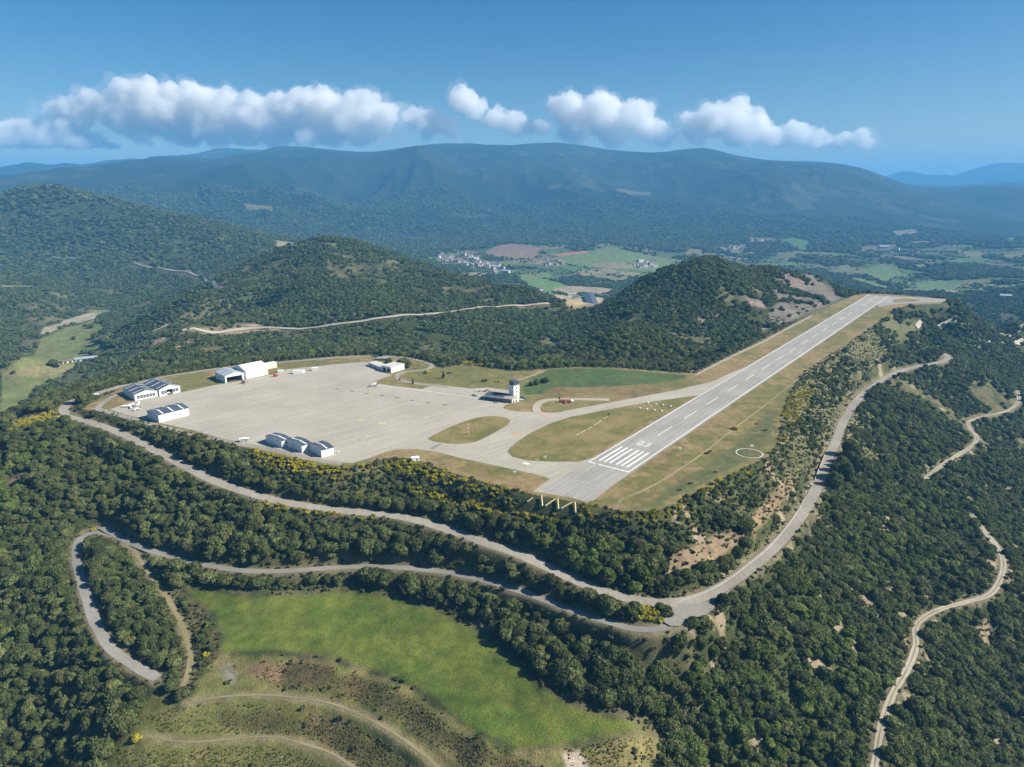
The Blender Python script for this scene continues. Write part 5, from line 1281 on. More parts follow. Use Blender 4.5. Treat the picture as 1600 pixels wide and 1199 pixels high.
for px, py, m_, lb in ((744.5, 611.3, 'white', 'white car leftmost in the terminal car park'), (749, 612.6, 'silver', 'silver car in the front row of the terminal car park'), (752.5, 610.6, 'white', 'white car in the middle of the terminal car park'),
      (757.5, 612.4, 'red', 'red car in the terminal car park next to the roof'), (762, 610.6, 'pink', 'faded red car at the back of the terminal car park'), (740.5, 618.6, 'dark', 'dark car furthest left on the terminal forecourt'), (743.5, 620.2, 'silver', 'silver car nearest the apron on the terminal forecourt')):
    car(at(px, py), random.uniform(-.3, .3)+.2, m_, lb, TG)
car(at(775, 630), .1, 'silver', 'grey car standing right in front of the terminal glass front')
car(at(815.5, 621.5), 1.2, 'dark', 'dark car parked right of the control tower')
car(at(814, 625.5), .3, 'white', 'white car parked right of the control tower foot')
car(at(820, 623), .6, 'blue', 'blue car furthest right beside the control tower')
def plane(loc, rz, label, sc=1.0, jet=False, low=False, stripe='red', name='light_aircraft'):
    o = empty(name, loc, rz, label, 'aircraft', 'aircraft on the apron'); o.scale = (sc,)*3
    L_ = 15 if jet else 8.0; r = .95 if jet else .6; zc = 1.7 if jet else 1.35
    st = [(.5, .12), (.44, .45), (.36, .8), (.22, 1), (.02, 1), (-.2, .8), (-.38, .4), (-.5, .12)]
    f_ = MB().loft([ellring(L_*a, 0, zc+(.15*(.5-a) if a < 0 else 0), r*k, r*k*1.05) for a, k in st]); f_.build('fuselage', M['white'], o)
    MB().loft([ellring(L_*a, 0, zc+r*.55, r*k, r*k*.8) for a, k in ((.30, .1), (.25, .62), (.12, .74), (.03, .5))]).build('canopy', M['glass'], o)
    span = 14 if jet else 10; ch = 2.1 if jet else 1.4; zw = zc-.55*r if (jet or low) else zc+r*.98; w = MB()
    for s in (-1, 1):
        x0 = -.2 if jet else .5; sw = 1.2 if jet else .1
        w.loft([[(x0+ch/2, 0, zw), (x0+ch*.1, 0, zw+.14), (x0-ch/2, 0, zw+.02), (x0+ch*.1, 0, zw-.1)], [(x0-sw+ch*.28, s*span/2, zw+.35), (x0-sw, s*span/2, zw+.42), (x0-sw-ch*.3, s*span/2, zw+.35), (x0-sw, s*span/2, zw+.3)]], smooth=False)
    w.build('wing', M['white'], o)
    t = MB(); zt = zc+(2.6 if jet else .25); xt = -L_*.46
    for s in (-1, 1): t.loft([[(xt+.6, 0, zt), (xt, 0, zt+.08), (xt-.5, 0, zt), (xt, 0, zt-.06)], [(xt+.2, s*(2.6 if jet else 1.6), zt), (xt, s*(2.6 if jet else 1.6), zt+.05), (xt-.4, s*(2.6 if jet else 1.6), zt), (xt, s*(2.6 if jet else 1.6), zt-.04)]], smooth=False)
    t.build('tailplane', M['white'], o)
    h = 2.9 if jet else 1.6
    MB().prism([(-L_*.32, -.06, zc+.35), (-L_*.44, -.06, zc+h), (-L_*.51, -.06, zc+h), (-L_*.5, -.06, zc+.1)], (0, 0, 0), (0, .12, 0)).build('fin', M['white'] if jet else M[stripe], o)
    if jet:
        for s in (-1, 1): MB().loft([ellring(-3.0+a, s*1.45, zc+.45, q, q, 10) for a, q in ((1.3, .3), (1.0, .42), (-.6, .42), (-1.3, .28))]).build('engine', M['silver'], o)
    else:
        q = MB().tube((L_*.5, 0, zc), (L_*.5+.3, 0, zc), .12, .04, 8).build('spinner', M['metal'], o); MB().box((L_*.5+.1, 0, zc), (.05, .14, 1.8)).build('blade', M['dark'], q)
        if not low:
            for s in (-1, 1): MB().tube((.5, s*.5, zc-.4), (.5, s*2.4, zw), .05, n=6).build('strut', M['white'], o)
    g = MB()
    for x, y in ((L_*.33, 0), (-.4, -1.1), (-.4, 1.1)): g.tube((x, y*.6, zc-.4), (x, y, .25), .06, n=6)
    g.build('gear_leg', M['metal'], o)
    for x, y in ((L_*.33, 0), (-.4, -1.1), (-.4, 1.1)): wheel(o, x, y, .25, .14)
    return o
plane(at(204, 636.5), math.pi+.35, 'white business jet parked at the left corner of the apron', jet=True, sc=1.1, name='business_jet')
plane(at(213, 641.5), math.pi+.2, 'small white low wing aircraft parked just below the business jet', low=True, sc=1.05)
plane(at(584.5, 604), math.pi*.9, 'white high wing aircraft alone on the far apron corner near the kerb', sc=1.35)
p = Wz(264, 615.5); plane((float(p[0]), float(p[1]), 0), -2.0, 'white light aircraft half inside the open hangar door', sc=1.0, low=True)
def heli(loc, rz, label):
    o = empty('helicopter', loc, rz, label, 'helicopter', 'red helicopters')
    o.scale = (1.15,)*3
    MB().loft([ellring(x, 0, z, r, r*1.1) for x, r, z in ((2.9, .15, 1.3), (2.4, .65, 1.4), (1.4, 1.05, 1.65), (-.6, 1.05, 1.75), (-1.6, .6, 1.95), (-2.0, .3, 2.1))]).build('cabin', M['red'], o)
    MB().loft([ellring(x, 0, 1.85, r, r*.8) for x, r in ((2.55, .2), (2.1, .62), (1.3, .86), (.9, .5))]).build('windscreen', M['glass'], o)
    MB().tube((-1.7, 0, 2.05), (-6.8, 0, 2.5), .3, .13, 10).build('tail_boom', M['red'], o)
    MB().prism([(-6.3, -.05, 2.3), (-7.2, -.05, 3.7), (-7.6, -.05, 3.7), (-7.0, -.05, 2.2)], (0, 0, 0), (0, .1, 0)).box((-5.6, 0, 2.4), (.5, 2.2, .05)).build('fin', M['white'], o)
    MB().box((-6.9, .2, 2.9), (.08, .04, 1.7)).box((-6.9, .22, 2.9), (1.7, .04, .08)).build('tail_rotor', M['dark'], o)
    MB().tube((0, 0, 2.6), (0, 0, 3.4), .14, n=8).build('mast', M['metal'], o)
    for k in range(3):
        a = k*2*math.pi/3+.4; MB().box((math.cos(a)*2.75, math.sin(a)*2.75, 3.38), (5.3, .28, .05), rz=a).build('rotor_blade', M['dark'], o)
    for s in (-1, 1): MB().tube((1.8, s*1.05, .1), (-1.6, s*1.05, .1), .07, n=6).tube((.9, s*.6, .9), (.9, s*1.05, .1), .05, n=6).tube((-.7, s*.6, .9), (-.7, s*1.05, .1), .05, n=6).build('skid', M['metal'], o)
heli(at(381, 599.5), 2.5, 'red helicopter parked before the open door of the pale roofed hangar')
heli(at(430, 589.0), .3, 'red helicopter parked between the large white hangar and the first container')
# fire training aircraft
o = empty('training_aircraft', at(884, 629.5), -.15, 'rusty red metal mock aircraft for fire drills on the curved spur', 'aircraft mock-up')
MB().tube((-6.5, 0, 2.2), (5, 0, 2.2), 1.35, n=14).build('fuselage', M['pink'], o)
MB().loft([ellring(x, 0, 2.2, r, r) for x, r in ((5.05, 1.35), (6.2, 1.15), (7.2, .6), (7.6, .15))]).build('nose', M['white'], o)
MB().box((0, 0, 1.5), (2.2, 9, .25)).build('wing', M['pink'], o); MB().box((-6.2, 0, 4.3), (1.4, .3, 2.2)).build('fin', M['dark'], o)
for x in (-4, 0, 4):
    for y in (-.8, .8): MB().box((x, y, .6), (.2, .2, 1.2)).build('leg', M['metal'], o)
MB().tube((-1, 2.8, .9), (1.4, 2.8, .9), .5, n=10).build('engine', M['dark'], o)
# masts
def mast(px, py, h, label, banded=True, z=0.0, name='mast', r=.16):
    o = empty(name, at(px, py, z), 0, label, 'mast'); n_ = 7 if banded else 1
    MB().box((0, 0, .1), (1.1, 1.1, .2)).build('footing', M['concrete'], o)
    for k in range(n_): MB().tube((0, 0, .2+h*k/n_), (0, 0, .2+h*(k+1)/n_), r*(1-.3*k/n_), n=8).build('shaft_band', M['signred'] if banded and k % 2 == 0 else (M['white'] if banded else M['metal']), o)
    MB().tube((0, 0, h+.2), (0, 0, h+.6), .1, .05, 8).build('lamp', M['signred'], o); return o
mast(731, 679.5, 11.5, 'red and white banded mast on the small oval grass island', r=.42)
mast(738, 672, 4, 'short thin white mast right of the banded mast on the oval island', False)
mast(703, 592, 15, 'tall dark pole in the tan grass behind the kerb road', False, r=.22, name='pole')
mast(745.5, 594.5, 9, 'shorter dark pole in the tan grass left of the tower', False, r=.18, name='pole')
mast(799.5, 606, 24, 'thin tall antenna mast behind the control tower', False, r=.2, name='antenna_mast')
mast(484.5, 569, 12, 'slim lamp pole beside the ring road behind the far containers', False, r=.12, name='pole')
mast(283, 606, 10, 'thin lamp pole behind the second hangar from the left', False, r=.14, name='pole')
mast(262, 609, 10, 'thin lamp pole between the two leftmost hangars', False, r=.14, name='pole')
# wind sock in its ring
o = empty('windsock', at(1171, 708), 0, 'windsock on a thin pole in the middle of the white ground ring', 'windsock')
MB().tube((0, 0, 0), (0, 0, 6.4), .1, .07, 8).build('pole', M['white'], o)
for k in range(4): MB().tube((.3+k*.75, 0, 6.2-k*.25), (1.05+k*.75, 0, 5.95-k*.25), .52-k*.08, .46-k*.08, 10).build('sock', M['white'] if k % 2 == 0 else M['signred'], o)
def ring(name, cx_, cy_, r, w, m, z=.13):
    p = Wz(cx_, cy_); mb = MB(); n_ = 64
    V = [(p[0]+math.cos(2*math.pi*k/n_)*rr_, p[1]+math.sin(2*math.pi*k/n_)*rr_, z) for rr_ in (r-w, r) for k in range(n_)]
    mb.add(V, [(k, (k+1) % n_, n_+(k+1) % n_, n_+k) for k in range(n_)]); me_ = mb.mesh(name, False)
    if me_.polygons[0].normal.z < 0: me_.flip_normals()
    tag(link(name, me_, m), kind='structure')
ring('ground_ring', 1171, 708.5, 10.2, .7, M['paint'])
ptrack([(1152,671),(1160,676),(1175,677.5),(1188,675)], .5, M['track2'], .05, 'dirt_track'); ptrack([(1182,664),(1198,666),(1207,672),(1206,678)], .4, M['grasst'], .05, 'dirt_track')
# marker boards
for px, py, lb in ((1013, 631, 'far row, leftmost'), (1025, 632.5, 'far row, second from left'), (1036, 634, 'far row, second from right'), (1048, 636, 'far row, rightmost'), (1000, 639, 'near row, leftmost'), (1011, 640.5, 'near row, second from left'), (1022.5, 642, 'near row, second from right'), (1034, 643.5, 'near row, rightmost')):
    o = empty('light_unit', at(px, py), .6, 'low white light unit on the grass beside the runway, '+lb, 'light unit', 'white light units beside the runway')
    MB().box((0, 0, .75), (1.9, 1.2, .8)).build('housing', M['white'], o); MB().box((0, -.62, .75), (1.3, .06, .4)).build('lens', M['glass'], o)
    for x in (-.6, .6): MB().tube((x, 0, 0), (x, 0, .4), .07, n=6).build('leg', M['metal'], o)
for px, py, m1, lb in ((851.5, 716.5, 'white', 'white sign board with black face at the near tip of the large grass island'), (804, 740.5, 'white', 'white sign board on the near grass verge of the taxiway'), (951, 649.5, 'dark', 'black sign board at the end of the yellow line in the grass'), (1174, 699, 'white', 'small white board just behind the white ground ring'), (1062, 703, 'white', 'small pale board in the grass right of the runway')):
    o = empty('sign_board', at(px, py), .3, lb, 'sign'); MB().box((0, 0, 1.2), (2.0, .25, 1.5)).build('board', M[m1], o); MB().box((0, -.15, 1.2), (.9, .05, .9)).build('panel', M['dark'], o)
    for x in (-.7, .7): MB().tube((x, 0, 0), (x, 0, .5), .07, n=6).build('leg', M['metal'], o)
# banded approach beams over the slope before the runway
def beam(pa, pb, lb):
    pts_ = U(np.array([pa[0], pb[0]], float), np.array([pa[1], pb[1]], float), 2.0); a, b_ = [Vector((q[0], q[1], float(H(*q))+2.0)) for q in pts_]; mid_ = (a+b_)/2
    o = empty('marker_beam', tuple(mid_), 0, lb, 'marker beam', 'yellow and white marker beams before the runway'); n_ = 7; d_ = b_-a
    for k in range(n_): MB().tube(a+d_*(k/n_)-mid_, a+d_*((k+1)/n_)-mid_, .52, n=6).build('beam_segment', M['yellow'] if k % 2 else M['cream'], o)
    for t in (.08, .5, .92):
        q = a+d_*t; g = float(H(q.x, q.y)); MB().tube((q.x-mid_.x, q.y-mid_.y, g-.3-mid_.z), q-mid_, .1, n=6).build('post', M['metal'], o)
Q_ = [((824, 784, -1.5), (833, 777.5, -.6)), ((846, 775, -.3), (847.5, 791, -3.0)), ((852, 790.5, -3.0), (868.5, 779, -.6)), ((871.3, 779.3, -.6), (872.5, 796, -3.4)), ((877, 794.5, -3.2), (894.5, 784.5, -.9)), ((898, 785, -.9), (899.5, 801.5, -3.6))]
for k, (a, b_) in enumerate(Q_):
    beam(a, b_, ('first', 'second', 'third', 'fourth', 'fifth', 'sixth')[k]+' from the left of the banded zigzag marker beams before the runway end')
# retaining wall by the eastern road
def lowwall(pts, h, label, th=.35, z0=-.3, name='low_wall'):
    xy = Wz(*np.array([p_[:2] for p_ in pts]).T, np.array([p_[2] for p_ in pts], float)); mb = MB(); c0 = xy[0]
    for (a, b_), p0, p1 in zip(zip(xy[:-1], xy[1:]), pts[:-1], pts[1:]):
        d_ = (b_-a)/np.linalg.norm(b_-a); n_ = np.array([d_[1], -d_[0]])*th/2
        P = []
        for (q, z_) in ((a, p0[2]), (b_, p1[2])):
            for s in (-1, 1):
                for hh in (z0, h): P.append((q[0]+n_[0]*s-c0[0], q[1]+n_[1]*s-c0[1], z_+hh-pts[0][2]))
        mb.add(P, [(0, 1, 3, 2), (4, 6, 7, 5), (0, 4, 5, 1), (2, 3, 7, 6), (1, 5, 7, 3), (0, 2, 6, 4)])
    o = mb.build(name, M['concrete']); o.location = (float(c0[0]), float(c0[1]), pts[0][2]); return tag(o, label, 'wall')
lowwall([(1289, 711, -41.3), (1281, 730, -40.6), (1273, 750, -40)], 1.1, 'short grey concrete wall along the inner side of the eastern road, upper one')
lowwall([(1270, 756, -39.8), (1262, 762, -39.5), (1258, 772, -39.2)], 1.3, 'short grey concrete block wall where the road leaves the tree shade')

a = np.array([(1062, 938, -31), (1090, 930.5, -32), (1130, 911, -33), (1168, 883.5, -34), (1206, 851, -36), (1238, 812, -38), (1260, 776, -39)]); 
L = spline(np.column_stack([Wz(a[:, 0], a[:, 1], a[:, 2]), a[:, 2]]), 4)
L[:, 2] = np.interp(np.arange(len(L)), np.arange(len(L)), L[:, 2]); d_, v_ = dist_line(L[:, 0], L[:, 1], ROADS[0][1], 30, ROADS[0][1][:, 2]); L[:, 2] = v_
ribbon('road_line', L, .16, M['paint'], zoff=.17, cross=2)
# apron markings
def rect(px, py, l, w, ang=0.0):
    c = Wz(px, py); u = np.array([math.cos(ang), math.sin(ang)]); v = np.array([-u[1], u[0]])
    return [tuple(c+u*l/2*a+v*w/2*b_) for a, b_ in ((-1, -1), (1, -1), (1, 1), (-1, 1))]
def poly_px(pts): return [tuple(p_) for p_ in wpx(pts)]
dk = [(527, 608), (550.5, 611.7), (573.5, 615), (596.5, 618.5), (620, 622), (644, 625.8), (669, 629.5), (695, 633)]
marking('tie_down_mark', [rect(x, y, 3.8, 2.0, -.1) for x, y in dk], .12, M['dpaint'])
yl = [(597, 662, 6, 5), (564, 657, 5, 3.5), (548, 648, 4, 1.2), (564, 651, 4, 1.2), (584, 654, 4, 1.2), (390, 621, 5, 1.2), (415, 627, 4, 1.2), (433, 629, 4, 1.2), (450, 632, 5, 1.2), (418, 631, 4, 1.2), (500, 636.5, 4, 1.2), (505, 644, 4, 1.3), (515, 642.5, 4, 1.2), (484, 636, 5, 1.2), (472, 642, 4.5, 2), (530, 652, 5, 1.2), (548, 648.5, 5, 1.2), (653, 632.5, 6, 1.6), (607, 607, 4, 1), (583, 622, 6, 1), (541, 627, 4, 1), (560, 631, 5, 1), (470, 603, 4, 1), (495, 606, 4, 1.2), (716, 643, 5, 1.2), (637, 662, 4, 1), (668, 668, 5, 1)]
marking('apron_mark', [rect(x, y, l, w, .2) for x, y, l, w in yl], .12, M['ypaint'])
wl = [(623, 660.5, 5, 1), (612, 673, 3.5, 2), (646, 658.5, 3.5, 2), (667, 652.5, 3.5, 2), (691, 646.2, 3.5, 2), (575, 682, 3.5, 2), (576, 696, 3, 1.2), (455, 606, 5, .8), (475, 613, 5, .8), (520, 600, 5, .7), (586, 611, 4, .8), (630, 617, 4, .8), (675, 624, 4, .8), (510, 617, 5, .8), (440, 644, 5, .8), (425, 652, 5, .8)]
marking('apron_mark', [rect(x, y, l, w, .45) for x, y, l, w in wl], .12, M['wpaint'])
def line_px(pts, hw, m, z=.13, dash=None, name='guide_line'):
    L = spline(wpx(pts), 2.5)
    if dash:
        qs = [];
        for i in range(0, len(L)-dash[0], dash[0]+dash[1]):
            a, b_ = L[i], L[i+dash[0]]; d_ = (b_-a)/np.linalg.norm(b_-a); n_ = np.array([-d_[1], d_[0]])*hw; qs.append([tuple(a+n_), tuple(a-n_), tuple(b_-n_), tuple(b_+n_)])
        marking(name, qs, z, m)
    else: ribbon(name, L, hw, m, z=z, cross=2)
line_px([(578, 681), (612, 673), (646, 661), (690, 645), (730, 630), (748, 625)], .22, M['wpaint'], dash=(1, 1))
line_px([(610, 701), (580, 698), (556, 692), (556, 684), (580, 675), (640, 656)], .24, M['wpaint'])
line_px([(640, 705), (590, 700), (568, 693), (570, 685), (590, 678)], .2, M['wpaint'], z=.135)
line_px([(590, 700), (700, 708), (790, 722), (870, 736), (905, 735), (950, 722)], .2, M['ypaint'])
line_px([(865, 750), (905, 752), (940, 760), (952, 765)], .2, M['wpaint'])
line_px([(700, 700), (760, 694), (800, 668), (840, 650), (930, 634), (1050, 614), (1130, 602)], .18, M['ypaint'], z=.14)
line_px([(420, 660), (470, 640), (540, 615), (580, 603)], .16, M['wpaint'], z=.14, dash=(2, 2))
line_px([(350, 655), (430, 628), (520, 603), (570, 590)], .14, M['wpaint'], z=.14, dash=(2, 3))
line_px([(480, 690), (560, 660), (640, 636), (700, 622)], .14, M['wpaint'], z=.145, dash=(2, 3))
line_px([(900, 681), (925, 667), (940, 657), (951, 650)], .45, M['ypaint'], z=.16, dash=(3, 1))
marking('holding_bar', [poly_px([(841, 645.5), (846, 645), (866, 653), (860, 654.5)])], .15, mat('faded_pink_paint', (.50, .32, .29), .8))
marking('holding_bar', [poly_px([(800, 675), (814, 675.5), (814, 680), (800, 679.5)])], .13, mat('faded_orange_paint', (.42, .30, .17), .8, var=.25, scale=.8))
marking('holding_bar', [poly_px([(815, 724), (820, 722.3), (829, 724.8), (824, 727)])], .13, M['paint'])
marking('holding_bar', [poly_px([(672, 701), (688, 693.5), (690, 695), (676, 702)])], .13, mat('dark_marking', (.20, .18, .13), .8))
line_px([(794, 718), (804, 720.5), (815, 722)], .35, M['ypaint'], z=.14, dash=(1, 1)); line_px([(822, 731), (833, 724), (842, 717)], .25, M['ypaint'], z=.14)
# lone trees and bushes
def lone(px, py, s, mesh, label, name='lone_tree', z=None, cat='tree', hz=1.0, group=None):
    if z is None: (x, y), = U(px, py); z = float(H(x, y))
    else: x, y = Wz(px, py, z)
    return tree(name, float(x), float(y), z-.1, s, mesh, oakT[0], label, cat, group, hz)
lone(126, 631, 6.2, oakC[2], 'large round dark tree standing alone beside the loop of the ring road', hz=1.3)
lone(126, 641, 2.6, frsC[0], 'smaller green tree just below the large lone tree at the road loop', hz=1.3)
lone(146, 651, 4.0, oakC[0], 'dark tree at the left end of the tree belt between the two roads', hz=1.2)
lone(10, 671, 4.4, oakC[1], 'dark tree in the dry clearing at the far left edge', hz=1.2)
lone(631, 574, 8.2, oakC[3], 'big dark round tree behind the fire station', z=0, hz=1.05)
lone(606.5, 568, 4.6, oakC[4], 'small round tree between the carport and the fire station', z=0)
lone(597, 557, 5.0, frsC[1], 'green tree beyond the ring road behind the carport', z=0, hz=1.3)
lone(838, 601, 3.8, oakC[0], 'dark round bush tree left of its neighbour at the edge of the dark green field', z=0)
lone(851, 598, 4.6, oakC[1], 'taller dark round tree at the edge of the dark green field behind the tower', z=0)
lone(830, 603, 2.8, oakC[2], 'lowest dark bush leftmost at the edge of the dark green field', z=0)
lone(693, 592, 2.2, pinC[0], 'small dark conifer in the tan grass left of the poles', name='conifer', z=0, hz=1.4)
lone(645, 600, 1.6, pinC[1], 'tiny dark conifer beside the curved service road', name='conifer', z=0, hz=1.4)
lone(625, 595, 1.1, pinC[0], 'dark conifer sapling at the inner bend of the service road', name='conifer', z=0, hz=1.4)
for px, py, s, me_, lb in ((667, 583, 4.2, brmC[0], 'large bright yellow broom bush in the tan grass'), (778.5, 597, 3.2, brmC[1], 'yellow broom bush in the tan grass left of the control tower'), (757, 596, 3.2, scrC[0], 'olive bush in the tan grass between pole and broom'), (702, 584, 2.4, scrC[1], 'small brownish bush at the foot of the tall pole'),
    (1149, 671, 3.6, brmC[0], 'yellow broom bush on the track crossing right of the runway'), (1196, 673, 2.0, brmC[1], 'small yellow broom bush inside the faint dirt ring'), (213, 1155, 3.0, brmC[0], 'single bright yellow broom bush on the terrace track at lower left'), (1104, 709, 1.8, scrC[2], 'left one of two tiny dark bushes in the grass right of the track'), (1109, 706, 1.5, scrC[0], 'right one of two tiny dark bushes in the grass right of the track'),
    (1079, 756, 1.5, scrC[1], 'tiny yellowish bush in the green grass strip near the rim'), (1118, 738, 1.3, scrC[2], 'tiny dark bush in the grass above the rim'), (1062, 766, 1.5, scrC[0], 'tiny olive bush in the grass near the track bend'), (1182, 663, 1.4, scrC[2], 'tiny dark bush beside the track above the faint ring')):
    z0 = 0.0 if py < 1000 else None
    if z0 is None: (x, y), = U(px, py); z0 = float(H(x, y))
    else: x, y = Wz(px, py, 0)
    o = empty('broom_bush' if 'yellow broom' in lb else 'bush', (float(x), float(y), z0-.1), 0, lb, 'bush'); o.scale = (s,)*3
    q = bpy.data.objects.new('foliage', me_); COL.objects.link(q); q.parent = o
TALL = [(1316,738),(1325,731),(1333,724),(1310,750),(1327,712),(1304,762),(1338,738),(1321,754)]
for px, py in TALL: lone(px, py, 6.2+random.random()*1.4, oakC[random.randrange(5)], 'tall dark tree in the clump whose shadow crosses the eastern road', z=-42, hz=1.7, group='tall trees shading the road')
for px, py in ((166,712),(152,706),(178,722),(142,720),(190,730)): lone(px, py, 4.2+random.random(), pinC[random.randrange(2)], 'tall dark pine in the woods below the left end of the mountain road', name='pine_tree', group='pines below the left road', hz=1.3)
lone(1010, 985, 3.4, oakC[2], 'round dark tree beside the gravel lay-by', z=None) if 0 else None
lone(1032, 957, 3.6, oakC[2], 'round dark tree at the corner where the gravel road leaves the lay-by', z=-31)
lone(1228, 656, 4.6, oakC[0], 'dark tree on the scrubby slope right of the runway, lower of the lone pair') if 0 else None
for px, py, s, lb in ((84, 571, 9, 'dark round tree alone in the left valley meadow beside the barns'), (88, 574, 5, 'smaller tree just below the round meadow tree'), (115, 531, 5, 'tiny lone tree in the middle of the left valley meadow'), (22, 583, 3.5, 'tiny bush like tree on the dry strip of the left meadow'), (132, 553, 7, 'left tree of the pair above the long barn'), (144, 555, 7, 'right tree of the pair above the long barn'),
      (142, 513, 8, 'round tree at the upper end of the left valley meadow'), (152, 505, 7, 'tree nearest the pale river bank in the left valley'), (133, 511, 5, 'small tree beside the round tree at the upper meadow end')):
    lone(px, py, s, oakC[random.randrange(5)], lb)
for k, (px, py) in enumerate(((148,529),(156,531),(164,534),(172,538),(180,541),(160,524),(170,528),(152,538),(186,530))): lone(px, py, 9, oakC[k % 5], 'tree in the dark row between the meadow and the hill foot', group='trees between meadow and hill')
# two walkers on the pale track
def walker(px, py, rz, label, top):
    (x, y), = U(px, py); z = float(H(x, y))+.12
    V = [(0, 0, .95), (0, 0, 1.15), (0, 0, 1.38), (0, 0, 1.52), (.01, 0, 1.66), (.01, 0, 1.74), (0, .1, .88), (.08, .11, .48), (.02, .11, .06), (.14, .12, .03), (0, -.1, .88), (-.06, -.11, .48), (-.16, -.11, .07), (-.04, -.12, .03), (0, .19, 1.38), (-.03, .23, 1.1), (.06, .22, .86), (0, -.19, 1.38), (.04, -.23, 1.1), (.14, -.22, .88)]
    E = [(0,1),(1,2),(2,3),(3,4),(4,5),(0,6),(6,7),(7,8),(8,9),(0,10),(10,11),(11,12),(12,13),(2,14),(14,15),(15,16),(2,17),(17,18),(18,19)]
    rad = [.15,.14,.17,.06,.11,.09,.09,.06,.045,.035,.09,.06,.045,.035,.065,.045,.035,.065,.045,.035]
    me_ = bpy.data.meshes.new('person'); me_.from_pydata(V, E, []); o = bpy.data.objects.new('person', me_); COL.objects.link(o); me_.materials.append(M[top])
    o.modifiers.new('skin', 'SKIN'); sd_ = o.modifiers.new('sub', 'SUBSURF'); sd_.levels = 1; sd_.render_levels = 1
    for v_, r_ in zip(me_.skin_vertices[0].data, rad): v_.radius = (r_, r_)
    me_.skin_vertices[0].data[0].use_root = True
    o.location = (float(x), float(y), z); o.rotation_euler = (0, 0, rz); tag(o, label, 'person')
    MB().tube((.02, 0, 1.1), (.02, 0, 1.42), .19, .2, 10).build('jacket', M[top], o); MB().loft([ellring(0.0, 0, 1.76, .09, .05, 8)], caps=True) if 0 else None
    MB().tube((0, 0, 1.70), (0, 0, 1.79), .12, .08, 8).build('hair', M['bark'], o)
walker(1458, 957, .4, 'person in red walking on the pale dirt track, left of the pair', 'red')
walker(1464, 956.5, .4, 'person in faded pink walking on the pale dirt track, right of the pair', 'pink')
# ================================================================== CLOUDS
_ct = bpy.data.textures.new('cloud_billow', 'CLOUDS'); _ct.noise_scale = 330; _ct.noise_depth = 4
cm = bpy.data.materials.new('cloud_vapour'); cm.use_nodes = True; t = cm.node_tree
t.nodes.remove(t.nodes['Principled BSDF']); pv = t.nodes.new('ShaderNodeVolumePrincipled')
pv.inputs['Color'].default_value = (1, 1, 1, 1); pv.inputs['Density'].default_value = 0.0036; pv.inputs['Anisotropy'].default_value = .15
t.links.new(pv.outputs[0], t.nodes['Material Output'].inputs['Volume'])
cm2 = cm.copy(); cm2.name = 'thin_cloud_vapour'; next(q for q in cm2.node_tree.nodes if q.type == 'PRINCIPLED_VOLUME').inputs['Density'].default_value = .0006
CLOUDS = [
 ([(-20,216,28),(15,212,26),(45,212,28),(80,218,27),(115,220,26),(145,228,22),(170,232,14)], 'low rounded white cloud at the far left end of the row of clouds'),
 ([(85,172,15),(108,166,18),(140,158,20),(128,182,20),(165,172,22),(195,142,20),(228,135,19),(262,146,22),(300,152,24),(245,172,38),(200,184,28),(318,178,38),(350,160,24),(285,200,30),(378,195,33),(398,172,28),(440,168,26),(430,200,30),(474,153,20),(500,158,22),(510,190,38),(545,178,30),(573,162,20),(592,184,26),(560,208,22),(480,210,24),(340,205,26),(612,178,15),(224,208,14),(232,222,9)], 'largest heaped white cloud with a grey underside over the left ridge'),
 ([(648,182,16),(678,192,20),(704,200,16),(664,210,10)], 'small white cloud right of the largest one'),
 ([(722,156,20),(742,168,18),(776,186,18),(800,194,20),(845,200,15),(824,200,10)], 'chain of small puffy clouds in the middle of the row'),
 ([(860,152,4),(872,168,16),(898,180,30),(938,176,28),(960,198,32),(998,176,22),(1018,202,22),(900,204,24),(1036,214,16)], 'broad white cloud right of the centre over the highest ridge'),
 ([(1086,190,18),(1110,188,24),(1134,184,24),(1155,172,18),(1094,208,20),(1178,196,22),(1150,206,28),(1216,214,17),(1248,210,20),(1278,220,16),(1198,216,20),(1318,219,14),(1344,215,15),(1358,222,10),(1300,224,10)], 'white cloud trailing to the right at the right end of the row'),
 ([(722,223,6),(735,225,6)], 'tiny white cloud peeping over the ridge below the gap')]
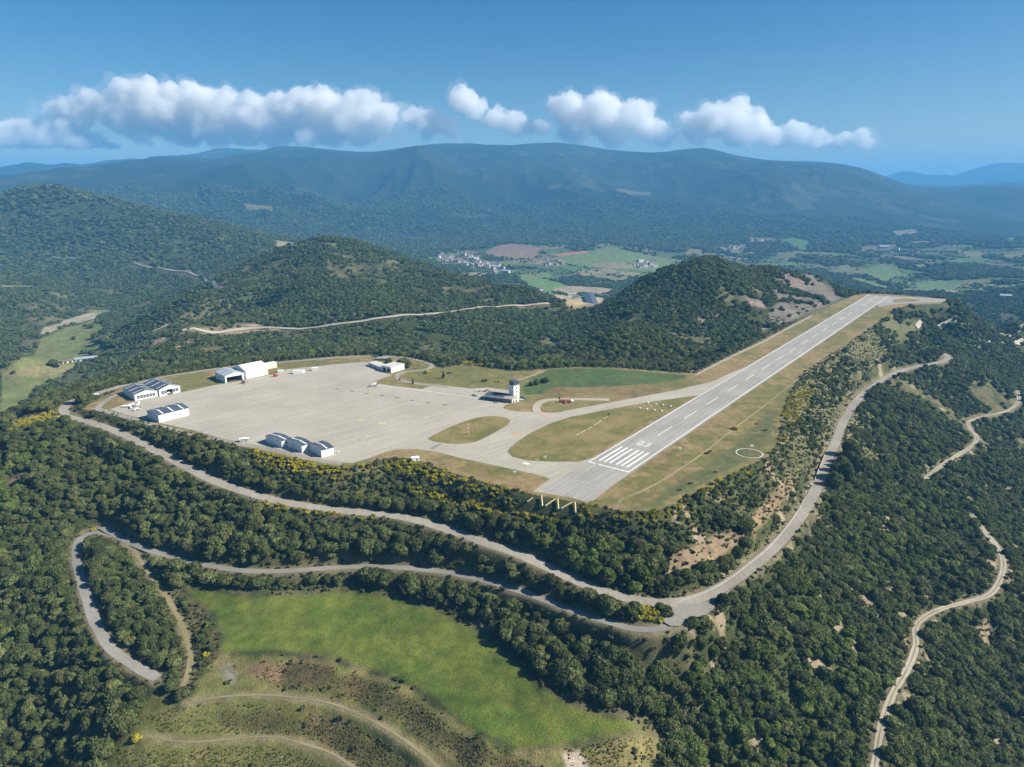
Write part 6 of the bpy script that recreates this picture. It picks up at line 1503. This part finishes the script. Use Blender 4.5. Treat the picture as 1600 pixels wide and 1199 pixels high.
for ci_, (pf, lb) in enumerate(CLOUDS):
    V, F = [], []; Yc = 17500
    IV, IF = _ico[3]; gg = np.random.default_rng(ci_+5)
    full = []
    for px, py, pr_ in pf:
        py += 4 if ci_ < 2 else 1
        full.append((px, py, pr_*.86, gg.uniform(-250, 250)))
        for k in range(int(7+pr_*.55)):
            a_ = gg.uniform(-.25, math.pi+.25); q = pr_*gg.uniform(.55, .98); r2 = pr_*gg.uniform(.16, .46)
            dy_ = -math.sin(a_)*q*.92; full.append((px+math.cos(a_)*q*1.08, py+dy_, r2, gg.uniform(-1, .5)*pr_*9))
            for k2 in range(2):
                a2 = gg.uniform(0, 6.28); full.append((px+math.cos(a_)*q*1.08+math.cos(a2)*r2*.9, py+dy_-math.sin(a2)*r2*.9, r2*gg.uniform(.25, .55), gg.uniform(-1, .5)*pr_*9))
    IV, IF = _ico[2]
    for px, py, pr_, dy0 in full:
        th, e = ray(px, py); r = Yc/math.cos(th); s = pr_*Yc/FPX*.93*1.12
        c = np.array((r*math.sin(th), Yc+dy0, CAM_H+e*r))
        b0_ = len(V); sc_ = np.array((s, s*1.05, s))
        for p in IV: V.append(tuple(c+p*sc_))
        F += [tuple(b0_+i for i in f) for f in IF]
    V = np.array(V); lo_ = max(Z.max(), 260)+12+190; V[:, 2] = np.where(V[:, 2] < lo_+120, lo_+(V[:, 2]-V[:, 2].min())*120/max(120, lo_+120-V[:, 2].min()), V[:, 2]); V[:, 2] = np.maximum(V[:, 2], lo_); o0 = V.mean(0); 
    me = bpy.data.meshes.new('cloud'); me.from_pydata([tuple(v) for v in V-o0], [], F); me.materials.append(cm)
    o = bpy.data.objects.new('cloud', me); COL.objects.link(o); o.location = tuple(o0)
    rm_ = o.modifiers.new('blend', 'REMESH'); rm_.mode = 'VOXEL'; rm_.voxel_size = 34 if ci_ != 6 else 20
    for st_, sc2 in ((150, 330),):
        dm = o.modifiers.new('billow', 'DISPLACE'); dm.texture = _ct; dm.texture_coords = 'LOCAL'; dm.strength = 190 if ci_ != 6 else 40; dm.mid_level = .5
    t2 = bpy.data.textures.get('cloud_fine') or bpy.data.textures.new('cloud_fine', 'CLOUDS'); t2.noise_scale = 110; t2.noise_depth = 3
    dm = o.modifiers.new('billow_fine', 'DISPLACE'); dm.texture = t2; dm.texture_coords = 'LOCAL'; dm.strength = 90 if ci_ != 6 else 20; dm.mid_level = .5
    tag(o, lb, None, None, 'stuff')
    if ci_ in (0, 1, 2, 3, 4, 5):
        v2 = V-o0; c2 = v2.mean(0); m2 = bpy.data.meshes.new('cloud_veil'); v2 = c2+(v2-c2)*np.array((1.07, 1.1, 1.12)); v2[:, 2] = np.maximum(v2[:, 2], lo_-o0[2]+60)
        m2.from_pydata([tuple(v) for v in v2], [], F); m2.materials.append(cm2); w_o = bpy.data.objects.new('veil', m2); COL.objects.link(w_o); w_o.parent = o
        r3 = w_o.modifiers.new('blend', 'REMESH'); r3.mode = 'VOXEL'; r3.voxel_size = 60
        for tx, stg in ((_ct, 420), (t2, 150)):
            dm = w_o.modifiers.new('billow', 'DISPLACE'); dm.texture = tx; dm.texture_coords = 'LOCAL'; dm.strength = stg; dm.mid_level = .5
# ================================================================== HAZE
mb = MB(); zt = float(max(Z.max(), 260)+12); print('HAZE TOP', zt)
mb.box((0, 12000, (zt-190)/2), (52000, 25500, zt+190))
hz = bpy.data.materials.new('haze_air'); hz.use_nodes = True; t = hz.node_tree
t.nodes.remove(t.nodes['Principled BSDF']); pv = t.nodes.new('ShaderNodeVolumePrincipled')
pv.inputs['Color'].default_value = (.16, .52, .97, 1); pv.inputs['Density'].default_value = 7.9e-5; pv.inputs['Anisotropy'].default_value = .0
t.links.new(pv.outputs[0], t.nodes['Material Output'].inputs['Volume'])
tag(mb.build('haze', hz), kind='stuff')
